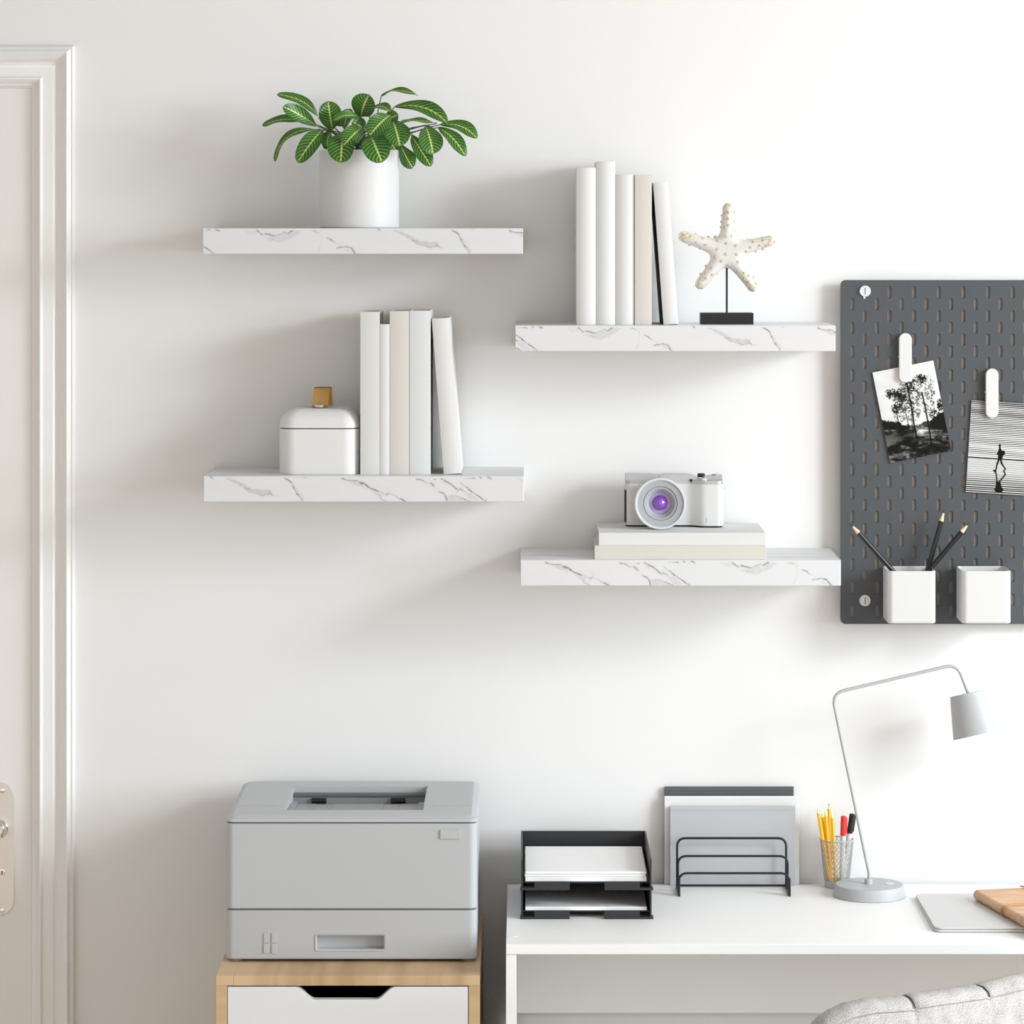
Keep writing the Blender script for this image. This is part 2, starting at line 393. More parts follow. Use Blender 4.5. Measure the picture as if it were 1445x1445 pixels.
# ------------------------------------------------------------------ marble strip (u along, v down, in photo pixels; repeats every 620)
a1 = lambda *p: [((x-32)/6.02, (y-75)/6.02) for x, y in p]
a2 = lambda *p: [(224.7+x/6.02, (y-75)/6.02) for x, y in p]
a3 = lambda *p: [(237.5+(x-43)/6.02, (y-130)/6.02) for x, y in p]
a4 = lambda *p: [(237.5+222.9+x/6.02, (y-130)/6.02) for x, y in p]
LINES = [  # points, width, darkness start, darkness end
    (a1((70, 80), (95, 86)), .5, .5, .5), (a1((140, 80), (168, 92)), .6, .8, .8),
    (a1((490, 95), (515, 112), (540, 134)), .75, .9, .7), (a1((540, 134), (565, 122)), .5, .3, .4), (a1((565, 122), (600, 128), (645, 142)), 1.0, 1, .7),
    (a1((645, 142), (690, 125), (730, 108), (755, 118)), .55, .55, .6), (a1((755, 118), (775, 104), (800, 95)), .8, .9, .9), (a1((615, 165), (640, 170)), .9, .35, .35),
    (a1((965, 95), (1015, 108)), .6, .5, .4), (a1((1028, 95), (1045, 150), (1038, 215), (1018, 265)), .6, .15, .2),
    (a1((1088, 160), (1118, 168), (1145, 190)), .7, .8, .7), (a1((1145, 190), (1205, 220)), .45, .25, .2),
    (a1((1175, 243), (1200, 238), (1250, 229)), .8, .9, .6), (a1((1250, 229), (1295, 242), (1312, 268), (1332, 287)), .9, .6, 1),
    (a2((135, 80), (150, 92)), .7, .7, .7),
    (a2((275, 97), (330, 105), (360, 127)), .8, .35, .3), (a2((425, 170), (445, 185), (468, 180)), .9, .6, .5), (a2((435, 190), (500, 215), (560, 232)), .6, .3, .35),
    (a2((552, 225), (572, 236)), 1.1, .6, .6), (a2((572, 238), (630, 225), (640, 212)), .7, .5, .5), (a2((640, 215), (662, 240), (710, 243)), .8, .7, .15),
    (a2((770, 96), (800, 108), (825, 130)), .85, 1, .7), (a2((825, 130), (842, 170), (865, 215), (895, 250), (918, 287)), .65, .7, .8), (a2((930, 85), (950, 89)), .5, .4, .4),
    (a3((1220, 150), (1260, 163), (1300, 171), (1360, 164)), .75, .8, .7), (a3((1365, 182), (1410, 195), (1445, 222)), 1.1, .9, .7), (a3((1378, 192), (1410, 236)), .5, .6, .3),
    (a4((0, 180), (40, 205), (75, 232), (140, 256)), 1.0, .8, .8), (a4((100, 262), (150, 295), (168, 325), (210, 345)), .7, .25, .5), (a4((140, 256), (215, 283)), .5, .4, .5),
    (a4((212, 288), (235, 270)), .9, .8, .7), (a4((235, 275), (290, 300), (335, 325)), .5, .5, .5), (a4((330, 322), (372, 343)), .9, .9, .9), (a4((222, 235), (245, 255)), .5, .2, .2),
    (a4((470, 155), (510, 160), (545, 184)), .8, .9, .6), (a4((550, 185), (590, 188), (603, 195)), .6, .4, .6), (a4((590, 190), (618, 217)), 1.2, .9, .5), (a4((612, 158), (632, 158)), .6, .5, .5),
    (a4((675, 153), (710, 170), (760, 200)), .9, .7, .8), (a4((760, 200), (825, 250)), .8, .9, .7), (a4((835, 240), (880, 260)), .9, .8, .5), (a4((690, 190), (715, 198)), .6, .2, .2),
    (a4((838, 182), (865, 210), (900, 230)), .55, .4, .7), (a4((900, 230), (935, 262)), .85, .8, .8), (a4((935, 262), (980, 290)), .55, .5, .7), (a4((975, 288), (1010, 310), (1055, 343)), .75, .9, .8),
    (a4((662, 262), (698, 275)), .9, .7, .7), (a4((700, 280), (712, 300), (728, 340)), .95, .5, 1), (a4((715, 300), (790, 293), (850, 315), (915, 343)), .6, .3, .9), (a4((765, 300), (790, 296)), .6, .5, .5),
    (a4((870, 147), (950, 148)), .5, .2, .7), (a4((945, 145), (960, 150)), .7, .8, .8), (a4((1005, 142), (1020, 147)), .6, .5, .5), (a4((1072, 142), (1102, 152)), .7, .9, .9),
]
PATCH = [
    (a1((550, 158), (640, 142), (745, 115), (800, 97), (885, 95), (800, 152), (690, 202), (640, 190)), .17), (a1((380, 93), (500, 95), (520, 118), (440, 140)), .10),
    (a1((600, 160), (640, 158), (645, 172), (615, 176)), .25), (a1((1235, 250), (1295, 250), (1310, 282), (1260, 275)), .15),
    (a2((270, 95), (340, 105), (440, 150), (480, 182), (655, 195), (648, 235), (575, 238), (470, 208), (420, 175), (330, 128)), .24),
    (a2((826, 132), (850, 150), (885, 205), (938, 262), (922, 286), (870, 215)), .16),
    (a3((1235, 160), (1360, 168), (1420, 205), (1400, 225), (1340, 212)), .18), (a4((60, 230), (150, 265), (180, 300), (165, 325), (130, 295)), .18), (a4((150, 268), (215, 288), (180, 300)), .1),
    (a4((732, 305), (800, 298), (895, 342), (745, 343)), .20), (a4((865, 268), (930, 272), (990, 325), (985, 343), (920, 333)), .17), (a4((760, 200), (880, 270), (860, 262)), .1),
]
PERIOD = 620.2
def marble_color(u, v):
    dark = np.zeros(u.shape)
    wu = (fbm(u*.35, v*.35+9)-.5)*2.2; wv = (fbm(u*.35+50, v*.35)-.5)*2.2
    U, V = u+wu, v+wv
    mod = .62+.95*vnoise(u*.45, v*.45+77)
    for off in (-PERIOD, 0, PERIOD):
        if off+PERIOD+120 < u.min() or off-60 > u.max(): continue
        for P, dk in PATCH:
            d = poly_dist(U-off, V, P)
            dark = np.maximum(dark, dk*np.clip(.5-d/1.6, 0, 1)*(.65+.5*vnoise(u*.2, v*.2)))
        for pts, w, d0, d1 in LINES:
            n = len(pts)-1
            for i in range(n):
                d, t = seg_dist(U-off, V, pts[i], pts[i+1])
                k = d0+(d1-d0)*(i+t)/n
                dark = np.maximum(dark, np.clip(k*mod, 0, 1)*np.exp(-(d/w)**2)*.88)
                dark = np.maximum(dark, .14*k*np.exp(-(d/(w*3))**2))
    base = np.array([.715, .715, .735]); vc = np.array([.075, .072, .078])
    cloud = (fbm(u*.02, v*.06)-.5)*.05
    c = base*(1-dark[..., None])+vc*dark[..., None]
    return np.clip(c*(1-np.abs(cloud)[..., None]), 0, 1)
def marble_top(x, y):
    d = np.zeros(x.shape)
    for k, (a, sl, w, s) in enumerate(((.05, .12, .0022, .55), (.145, -.16, .002, .35), (.10, .05, .012, .14))):
        yy = a+sl*(x-.1)+(fbm(x*14+k*9, y*14)-.5)*.05
        d = np.maximum(d, s*np.exp(-((y-yy)/w)**2)*np.clip(.3+1.2*vnoise(x*9, y*9+k*40), 0, 1))
    base = np.array([.72, .72, .74]); vc = np.array([.22, .20, .21])
    return base*(1-d[..., None])+vc*d[..., None]
def set_pattern(me, cols):
    at_ = me.attributes.new('pattern', 'FLOAT_COLOR', 'POINT')
    c = np.ones((len(me.vertices), 4), np.float32); c[:, :3] = cols
    at_.data.foreach_set('color', c.ravel())
def shelf(px0, py0, off, scl, label):
    Wd, H, D, ch = .5006, .0400, .2, .0007
    x0 = X(px0, D); z1 = Z(py0, D)
    nx, nz, ny = 760, 58, 60
    V, F, C = [], [], []
    xs = np.concatenate([[0], np.linspace(ch, Wd-ch, nx-1), [Wd]]); zs = np.concatenate([[0], np.linspace(ch, H-ch, nz-1), [H]])
    gx, gz = np.meshgrid(xs, zs, indexing='ij')
    edge = (gx <= 0) | (gx >= Wd) | (gz <= 0) | (gz >= H)
    gy = np.where(edge, -D+ch, -D)
    u = gx*PXM/.9636; v = gz*PXM/.9636
    col = marble_color((u-off)/scl, v*1.0)
    front = np.stack([gx+x0, gy, z1-gz], -1).reshape(-1, 3)
    nF = len(front)
    idx = np.arange(nF).reshape(gx.shape)
    quads = [np.stack([idx[:-1, :-1], idx[:-1, 1:], idx[1:, 1:], idx[1:, :-1]], -1).reshape(-1, 4)]
    # top grid
    nxt = 200
    xt = np.linspace(0, Wd, nxt); yt = np.linspace(-D+ch, 0, ny)
    tx, ty = np.meshgrid(xt, yt, indexing='ij')
    top = np.stack([tx+x0, ty, np.full(tx.shape, z1)], -1).reshape(-1, 3)
    tcol = marble_top(tx+off*.001, ty+.2)
    it = np.arange(len(top)).reshape(tx.shape)+nF
    quads.append(np.stack([it[:-1, :-1], it[1:, :-1], it[1:, 1:], it[:-1, 1:]], -1).reshape(-1, 4))
    n2 = nF+len(top)
    ex = np.array([[x0, -D+ch, z1], [x0+Wd, -D+ch, z1], [x0+Wd, 0, z1], [x0, 0, z1], [x0, -D+ch, z1-H], [x0+Wd, -D+ch, z1-H], [x0+Wd, 0, z1-H], [x0, 0, z1-H]])
    quads.append(np.array([[4, 7, 6, 5], [0, 3, 7, 4], [1, 5, 6, 2], [2, 6, 7, 3]])+n2)
    verts = np.concatenate([front, top, ex]); faces = np.concatenate(quads)
    cols = np.concatenate([col.reshape(-1, 3), tcol.reshape(-1, 3), np.full((8, 3), .72)])
    org = np.array([x0+Wd/2, 0, z1-H])
    me = bpy.data.meshes.new('floating_shelf'); me.from_pydata((verts-org).tolist(), [], faces.tolist()); me.update()
    set_pattern(me, cols); me.materials.append(M_marble)
    o = bpy.data.objects.new('floating_shelf', me); COL.objects.link(o); o.location = org
    tag(o, label, 'shelf', 'marble floating shelves on the wall')
    return z1
S1Z = shelf(286, 322.2, 0, 1.0, 'topmost marble wall shelf, holding only the potted plant')
S2Z = shelf(287.3, 672, -237.5, 1.0, 'lower left marble wall shelf holding the lidded box and white books')
S3Z = shelf(727, 459.5, 16.4, .948, 'upper right marble wall shelf holding the starfish and white books')
S4Z = shelf(734.5, 790.5, -397.6, 1.0, 'lowest right marble wall shelf holding the white camera on two books')

# ------------------------------------------------------------------ potted plant on the top shelf
pd = .105; pc = Vector((X(507, pd), -pd, S1Z)); prd = (X(563, pd)-X(451, pd))/2; ph_ = Z(212, pd)-S1Z
plant = thing('potted_plant', 'potted plant with striped green leaves in a white cylinder pot', 'plant', pc)
bm = bmesh.new()
lathe(bm, [(0, 0), (prd-.002, 0), (prd, .002), (prd, ph_-.002), (prd-.001, ph_), (prd-.004, ph_), (prd-.005, ph_-.002), (prd-.005, .01), (0, .01)], 72, Matrix.Translation(pc))
obj('pot', bm, M_ceramic, plant)
bm = bmesh.new(); lathe(bm, [(0, ph_-.03), (prd-.006, ph_-.03), (prd-.006, ph_-.016), (prd*.5, ph_-.011), (0, ph_-.009)], 40, Matrix.Translation(pc))
obj('soil', bm, M_soil, plant)
# leaf: base, mid control, tip in the close-up's pixels, apparent width, depths base/mid/tip, roll
LEAVES = [
    ((392, 248), (325, 120), (135, 102), 62, .09, .10, .10, .55), ((388, 302), (270, 215), (172, 178), 92, .13, .16, .17, .3), ((312, 272), (170, 228), (45, 296), 52, .10, .11, .10, .75),
    ((400, 318), (160, 300), (122, 516), 46, .12, .15, .15, .9), ((418, 318), (360, 370), (262, 524), 118, .15, .18, .17, .25), ((480, 326), (462, 240), (450, 143), 138, .12, .14, .14, .2),
    ((655, 246), (560, 205), (488, 266), 52, .14, .17, .18, .8), ((548, 312), (560, 250), (588, 188), 78, .08, .085, .08, .4), ((655, 245), (655, 190), (705, 102), 150, .10, .12, .12, .2),
    ((715, 192), (790, 150), (836, 212), 44, .13, .15, .16, .9), ((838, 228), (775, 265), (708, 358), 128, .15, .18, .18, .2), ((790, 285), (840, 240), (886, 228), 80, .085, .08, .08, .5),
    ((665, 300), (610, 340), (548, 418), 118, .15, .19, .19, .25), ((545, 325), (535, 400), (530, 524), 162, .15, .20, .195, .2), ((708, 340), (735, 400), (785, 524), 164, .15, .20, .195, .2),
    ((850, 262), (875, 320), (896, 424), 150, .15, .18, .18, .2), ((860, 180), (1060, 135), (1190, 282), 88, .12, .14, .15, .55), ((780, 112), (860, 45), (1006, 108), 34, .08, .09, .09, 1.0),
    ((1122, 282), (1010, 250), (900, 272), 32, .08, .085, .09, 1.0), ((1140, 290), (1290, 265), (1372, 376), 78, .12, .13, .13, .5), ((1128, 308), (1220, 340), (1302, 487), 84, .13, .15, .15, .5),
    ((1052, 292), (1085, 370), (1100, 472), 142, .15, .18, .175, .25), ((965, 352), (1015, 430), (1088, 548), 98, .11, .13, .13, .35), ((900, 412), (925, 480), (975, 559), 98, .09, .10, .095, .4),
    ((470, 325), (440, 370), (446, 442), 78, .08, .07, .065, .5), ((640, 330), (640, 370), (646, 426), 84, .10, .105, .10, .4), ((800, 340), (840, 390), (880, 472), 96, .08, .075, .07, .4),
    ((540, 300), (520, 270), (535, 250), 90, .07, .07, .07, .4), ((700, 330), (640, 290), (600, 270), 90, .08, .085, .09, .5), ((760, 330), (800, 320), (830, 345), 90, .09, .1, .1, .5),
]
bm = bmesh.new(); bs = bmesh.new(); rnd = random.Random(3)
def cp(p, d): return at(360+p[0]/4.379, 110+p[1]/4.379, d)
for (B, Mc, T_, w, dB, dM, dT, roll) in LEAVES:
    p0, p1, p2 = cp(B, dB), cp(Mc, dM), cp(T_, dT)
    hw = 1.07*w/4.379/PXM*.975/2/math.cos(roll*.9)
    sgn = 1 if rnd.random() < .5 else -1
    fold = .22
    def fn(u, v, p0=p0, p1=p1, p2=p2, hw=hw, roll=roll):
        c = p0*(1-u)**2+p1*2*u*(1-u)+p2*u*u
        tg = ((p1-p0)*(1-u)+(p2-p1)*u).normalized()
        img = Vector((-tg.z, 0, tg.x))
        if img.length < 1e-4: img = Vector((1, 0, 0))
        img.normalize()
        up = img if img.z > 0 else -img                  # far edge rolled to the wall, near edge to the room
        lat = (img*math.cos(roll)+Vector((0, 1, 0))*math.sin(roll)*(1 if img.z > 0 else -1)).normalized()
        lat = (lat-tg*lat.dot(tg)).normalized()
        nr = tg.cross(lat)
        if nr.y > 0: nr = -nr
        f = (max(u, 0)**.92)*(max(1-u, 0)**.60)/.3775
        t = (v-.5)*2
        wav = .0016*math.sin(u*9+t*2)*abs(t)
        return c+lat*(t*hw*f)+nr*(fold*hw*f*(abs(t)**1.4)-.25*hw*f*t*t*0+wav)
    surf(bm, fn, 22, 10, 0, uv=lambda a, b_: (a, b_))
    root = pc+Vector((rnd.uniform(-.025, .025), rnd.uniform(-.02, .02), ph_-.012))
    mid = (root+p0)/2+Vector((0, 0, .018))
    tube(bs, [root*(1-t)**2+mid*2*t*(1-t)+p0*t*t for t in (0, .2, .4, .6, .8, 1)], [.0013, .0012, .0012, .0011, .001, .0008], 6)
obj('foliage', bm, M_leaf, plant, 60, recalc=False, wn=False)
obj('stems', bs, M_stem, plant)

# ------------------------------------------------------------------ books
def book(x0, x1, zb, h, d, depth, m, label, group, lean=0, bulge=.0015, b0=None, page=True):
    """upright book, spine to the room; x0..x1 at depth d, lean in degrees (top to the left)"""
    t = x1-x0
    o = thing('book', label, 'book', (x0, -d, zb), group)
    org = Vector((x0, -d, zb)); T = Matrix.Translation(org)
    bt = min(.0025, t*.14)
    def arc(r0, n=8, inset=0):
        return [(inset+(t-2*inset)*i/n, r0-bulge*(1-(2*i/n-1)**2)) for i in range(n+1)]
    out = [(0, depth)]+arc(bulge+.0005)+[(t, depth), (t-bt, depth)]+arc(bulge+.0025, 8, bt)[::-1]+[(bt, depth)]
    bm = bmesh.new(); prism(bm, out, 0, h, 'z', .0004, 1, 0, T)
    obj('cover', bm, m, o)
    if b0 is not None:
        bm = bmesh.new(); box(bm, -.0008, 0, .0025, depth+.0005, .0005, h-.02, 0, 1, 0, T); obj('back_board', bm, b0, o)
    bm = bmesh.new(); box(bm, bt, t-bt, bulge+.0027, depth-.004, .003, h-.0012, 0, 1, 0, T)
    obj('pages', bm, M_pages, o)
    if lean: o.rotation_euler = (0, -R(lean), 0)
    return o
BD, BDEP = .168, .145
g2 = 'white books on the lower left shelf'
def bk2(p0, p1, pt, m, label, lean=0, **k): return book(X(p0, BD), X(p1, BD), S2Z, Z(pt, BD)-S2Z, BD, BDEP, m, label, g2, lean, **k)
bk2(508.4, 535.6, 440, M_bookgreen, 'thick pale grey book standing next to the white lidded box', bulge=.001)
bk2(535.9, 549.6, 457.5, M_bookwhite, 'thin shorter white book between the taller books on the lower left shelf', bulge=.0012)
bk2(550.0, 577.4, 439, M_bookbeige, 'beige book on the lower left shelf, third from the white lidded box', bulge=.0012)
bk2(578.0, 607.6, 438.5, M_bookcool, 'upright white book beside the leaning book on the lower left shelf', bulge=.0012)
bk2(626.3, 651.6, 449.5, M_bookwhite, 'white book leaning left at the end of the lower left shelf row', 4.45, bulge=.002)
BD3, BDEP3 = .165, .14
g3 = 'white books on the upper right shelf'
def bk3(p0, p1, pt, m, label, lean=0, **k): return book(X(p0, BD3), X(p1, BD3), S3Z, Z(pt, BD3)-S3Z, BD3, BDEP3, m, label, g3, lean, **k)
bk3(813.6, 840.9, 236.5, M_bookwhite, 'white book at the far left of the upper right shelf row', bulge=.004)
bk3(841.3, 868.4, 228, M_bookwhite, 'tallest white book in the row on the upper right shelf', bulge=.004)
bk3(868.8, 895.6, 246.3, M_bookwhite, 'white book directly left of the beige book on the upper right shelf', bulge=.004)
bk3(896.0, 919.8, 246.6, M_bookbeige, 'beige book in the row on the upper right shelf', bulge=.001)
bk3(936.5, 957.5, 257, M_bookwhite, 'slim white book with black back leaning beside the starfish', 4.2, bulge=.002, b0=M_bookblack)

# two flat books under the camera
def flat_book(p0, p1, pt, pb_z, d, depth, m, label, inset=0):
    z1 = Z(pt, d); t = z1-pb_z; x0, x1 = X(p0, d), X(p1, d)
    o = thing('book', label, 'book', ((x0+x1)/2, -d, pb_z), 'flat books under the camera')
    bt = .0022
    prof = [(0-d, pb_z), (0-d, z1), (depth-d, z1), (depth-d, z1-bt), (-d+bt, z1-bt), (-d+bt, pb_z+bt), (depth-d, pb_z+bt), (depth-d, pb_z)]
    bm = bmesh.new(); prism(bm, prof, x0, x1, 'x', .0004, 1); obj('cover', bm, m, o)
    bm = bmesh.new(); box(bm, x0+.003, x1-.003, -d+bt+.0002, -d+depth-.003, pb_z+bt, z1-bt); obj('pages', bm, M_pages if m is not M_booksage else M_booksage, o)
    return z1
fz1 = flat_book(839, 1081, 770, S4Z, .184, .165, M_booksage, 'cream book lying at the bottom of the pair under the camera')
fz2 = flat_book(845, 1080.5, 752, fz1+.0002, .182, .172, M_bookwhite, 'white book lying on the cream book, directly under the camera')

# ------------------------------------------------------------------ lidded box with leather loop
d1, bw = .170, X(507.2, .170)-X(392.8, .170); bx0 = X(392.8, d1); by0 = -d1; zl = Z(604.5, d1)
canister = thing('storage_box', 'white rounded box with lid and tan leather loop handle', 'box', (bx0+bw/2, by0+bw/2, S2Z))
bm = bmesh.new(); prism(bm, rrect(bx0, bx0+bw, by0, by0+bw, .026, 10), S2Z, zl-.0012, 'z', .0012, 2); obj('body', bm, M_whitem, canister)
bm = bmesh.new(); prism(bm, rrect(bx0+.003, bx0+bw-.003, by0+.003, by0+bw-.003, .022, 10), zl-.0013, zl+.0006, 'z'); obj('rim', bm, M_dark, canister)
lt = Z(576.5, d1-.03); lr = .027
bm = bmesh.new(); rings = []
for i in range(15):
    a = R(90*i/14); ins = lr*(1-math.cos(a)); zz = zl+.0004+(lt-zl)*math.sin(a)
    rr = max(.026-ins*.55, .006)
    rings.append([bm.verts.new((x, y, zz)) for x, y in rrect(bx0+ins, bx0+bw-ins, by0+ins, by0+bw-ins, rr, 10)])
bm.faces.new(rings[0][::-1]); bm.faces.new(rings[-1])
for a, c in zip(rings, rings[1:]):
    n = len(a)
    for i in range(n): bm.faces.new((a[i], a[(i+1) % n], c[(i+1) % n], c[i]))
lid = obj('lid', bm, M_whitem, canister, 50)
# strap: loop from the front of the lid over a flat top to the back
hx0, hx1 = X(440.2, .125), X(463, .125); hzt = Z(547, .115)
path = rounded([(0, -.1415, lt+.0010), (0, -.1270, lt+.0036), (0, -.115, hzt), (0, -.088, hzt), (0, -.077, lt+.0018), (0, -.070, lt+.0014)], [.003, .008, .008, .003], 8)
bm = bmesh.new()
npth = len(path)
def strap(u, v):
    i = min(int(u*(npth-1)+1e-6), npth-1); p = path[i]
    lean = (p.y+.135)*.085
    return Vector((hx0+(hx1-hx0)*v+lean, p.y, p.z))
G = surf(bm, strap, npth-1, 6)
bmesh.ops.solidify(bm, geom=list(bm.faces), thickness=.0016)
strap_o = obj('strap_handle', bm, M_leather, canister, 50)
bm = bmesh.new(); rc = at(451.0, 576.2, .135)
lathe(bm, [(.0085, 0), (.0085, .0022), (.0075, .0036), (0, .0042)], 28, Matrix.Translation((rc.x, -.1345, lt+.0034)) @ Matrix.Rotation(R(11), 4, 'X'))
obj('rivet', bm, M_chrome, strap_o)

# ------------------------------------------------------------------ starfish ornament
sd = .12
def sp(p, d=sd): return at(940+p[0]/7.224, 270+p[1]/7.224, d)
star = thing('starfish_ornament', 'white starfish with golden nubs on a black stand', 'ornament', (X(1026, sd), -sd, S3Z))
bm = bmesh.new(); zt = Z(441.7, .14); box(bm, X(989, .14), X(1063.4, .14), -.14, -.10, S3Z, zt, .0008); obj('stand_base', bm, M_blackwood, star)
bm = bmesh.new(); tube(bm, [(X(1025.6, sd), -sd, zt-.001), (X(1025.6, sd), -sd, Z(372, sd))], .0017, 12); obj('stand_rod', bm, M_black, star)
SC = np.array([620., 610.])
TIPS = [((628, 178), 53), ((183, 462), 56), ((1055, 505), 52), ((350, 942), 53), ((880, 968), 52)]
def star_sdf(x, y):
    k = 30.0; s = 0
    for (tx, ty), r in TIPS:
        d, t = seg_dist(x, y, tuple(SC), (tx, ty))
        rad = 78+(r-78)*np.clip(t*1.15, 0, 1)
        s = s+np.exp(-(d-rad)/k)
    s = s+np.exp(-(np.hypot(x-620, y-600)-120)/k)
    return -k*np.log(s)-4
nth, nr = 260, 34
th = np.linspace(0, 2*PI, nth, endpoint=False)
lo = np.zeros(nth); hi = np.full(nth, 620.)
for _ in range(40):
    m_ = (lo+hi)/2; f = star_sdf(SC[0]+m_*np.cos(th), SC[1]+m_*np.sin(th))
    lo = np.where(f < 0, m_, lo); hi = np.where(f < 0, hi, m_)
Rb = lo
def star_h(x, y):
    dd = np.clip(-star_sdf(x, y), 0, 72.); return 8+np.sqrt(np.maximum(72.**2-(72.-dd)**2, 0))*1.0
bm = bmesh.new(); scol = []
unit = 1/7.224/PXM*.978
def star_pt(x, y, s):
    p = sp((x, y)); h = 0 if s == 0 else float(star_h(np.array(x), np.array(y)))*unit*1.0
    return Vector((p.x, p.y-s*h, p.z))
def scol_of(x, y):
    tipf = min(1., max(0., (math.hypot(x-620, y-600)-230)/230))
    n = float(fbm(np.array(x*.07), np.array(y*.07), 4)); n2 = float(fbm(np.array(x*.15+5), np.array(y*.045), 3))
    g = max(0., min(1., (n*.5+n2*.5-.60+tipf*.115)*10))*(.15+.75*tipf)
    return np.array([.70, .685, .655])*(1-g)+np.array([.50, .38, .20])*g
for s in (1, -1):
    ring_prev = None; cv = bm.verts.new(star_pt(SC[0], SC[1], s)); scol.append(scol_of(*SC))
    for j in range(1, nr+1):
        fr = math.sin(PI/2*j/nr)
        ring = []
        for i in range(nth):
            r_ = Rb[i]*fr; x = SC[0]+r_*math.cos(th[i]); y = SC[1]+r_*math.sin(th[i])
            ring.append(bm.verts.new(star_pt(x, y, s) if j < nr else star_pt(x, y, 0))); scol.append(scol_of(x, y))
        for i in range(nth):
            i2 = (i+1) % nth
            if ring_prev is None: bm.faces.new((cv, ring[i], ring[i2]))
            else: bm.faces.new((ring_prev[i], ring[i], ring[i2], ring_prev[i2]))
        ring_prev = ring
so = obj('starfish_body', bm, M_star, star, 80, wn=False); set_pattern(so.data, np.array(scol))
NUBS = [(630, 215), (690, 213), (593, 247), (566, 247), (630, 280), (560, 310), (688, 310), (632, 345), (557, 366), (588, 368), (697, 405), (610, 455), (668, 455), (528, 503), (498, 460),
        (614, 530), (710, 553), (523, 590), (610, 640), (720, 642), (495, 670), (566, 710), (632, 750), (732, 720), (300, 435), (432, 462), (372, 480), (303, 522), (403, 545), (340, 583), (235, 548), (240, 452),
        (829, 495), (885, 513), (857, 572), (815, 610), (950, 550), (982, 472), (985, 500), (1018, 552), (913, 613), (987, 592), (1098, 517),
        (403, 760), (458, 780), (400, 822), (350, 842), (520, 838), (466, 848), (403, 884), (350, 890), (410, 950), (822, 782), (726, 816), (793, 830), (836, 858), (888, 876), (790, 893), (832, 925), (912, 940), (860, 985), (190, 440)]
bm = bmesh.new()
for i, (x, y) in enumerate(NUBS):
    e_ = 6.0
    h0 = star_sdf(np.array(x), np.array(y))
    hx = (star_h(np.array(x+e_), np.array(y))-star_h(np.array(x-e_), np.array(y)))/(2*e_); hy = (star_h(np.array(x), np.array(y+e_))-star_h(np.array(x), np.array(y-e_)))/(2*e_)
    cl = lambda q: float(max(-2.5, min(2.5, q)))
    n = Vector((-cl(hx), -1, cl(hy))).normalized()
    if h0 > -6:
        gx = float(star_sdf(np.array(x+3.), np.array(y))-star_sdf(np.array(x-3.), np.array(y))); gy = float(star_sdf(np.array(x), np.array(y+3.))-star_sdf(np.array(x), np.array(y-3.)))
        n = Vector((gx, -1.2, -gy)).normalized() if abs(gx)+abs(gy) > 0 else n
        p = sp((x, y)); p.y -= 12*unit
    else: p = star_pt(x, y, 1)
    s_ = (.0021 if math.hypot(x-620, y-600) < 170 else .0017)
    T = Matrix.Translation(p) @ n.to_track_quat('Z', 'Y').to_matrix().to_4x4() @ Matrix.Rotation(R((i*47) % 40-20), 4, 'Z')
    box(bm, -s_, s_, -s_, s_, -.002, .0013, .0005, 1, 1 if math.hypot(x-620, y-600) < 175 else 0, T)
obj('nubs', bm, [M_nub, M_nubpale], star)

# ------------------------------------------------------------------ white compact camera on the flat books
def kp(p, d): return at(870+p[0]/8.5, 650+p[1]/8.5, d)
cb = fz2+.0002
camo = thing('compact_camera', 'white compact camera with a purple lens on two flat books', 'camera', (kp((690, 0), .07).x, -.07, cb))
cx0, cx1 = kp((105, 0), .085).x, kp((1280, 0), .085).x; czt = kp((0, 168), .085).z; czm = kp((0, 278), .085).z
# plan outline: flat front, grip bulging forward on the right
def outline(ins=0.0, drop=0.0):
    pts = []
    xs = [cx0+ins+(cx1-cx0-2*ins)*t for t in np.linspace(0, 1, 60)]
    for x in xs:
        t = (x-cx0)/(cx1-cx0)
        g = 1/(1+math.exp(-(t-.735)/.022))
        y = -.078-g*.017
        ex = min(x-(cx0+ins), (cx1-ins)-x); rr = .010
        if ex < rr: y += rr-math.sqrt(max(rr*rr-(rr-ex)**2, 0))
        pts.append((x, y+ins))
    pts += [(cx1-ins, -.045), (cx1-ins-.004, -.040), (cx0+ins+.004, -.040), (cx0+ins, -.045)]
    return pts
bm = bmesh.new(); prism(bm, outline(), cb+.0025, czm, 'z', .0006, 1); obj('body', bm, M_white, camo)
bm = bmesh.new(); prism(bm, outline(.0015), cb, cb+.0026, 'z'); obj('base_plate', bm, M_black, camo)
# silver top plate, lower over the grip: front outline in x-z
bm = bmesh.new()
prism(bm, outline(.0004), czm, czm+.0055, 'z', .0006, 1)
zf = lambda py: kp((0, py), .08).z
top_prof = [(cx0+.0006, czm+.004), (cx0+.0006, czt-.001), (cx0+.002, czt)]
for a, py in ((425, 168), (430, 176), (565, 176), (570, 168), (860, 170), (900, 178), (950, 200), (990, 220), (1020, 235), (1045, 238)):
    top_prof.append((kp((a, 0), .078).x, zf(py)))
top_prof += [(kp((1045, 0), .078).x, czm+.004)]
prism(bm, top_prof, -.0772, -.0412, 'y', .0005, 1)
obj('top_plate', bm, M_silver, camo)
bm = bmesh.new(); deck = [(kp((1040, 0), .06).x, czm+.005), (kp((1040, 0), .06).x, zf(200)), (cx1-.004, zf(180)), (cx1-.0006, zf(186)), (cx1-.0006, czm+.005)]
prism(bm, deck, -.072, -.0415, 'y', .0005, 1); obj('control_deck', bm, M_silver, camo)
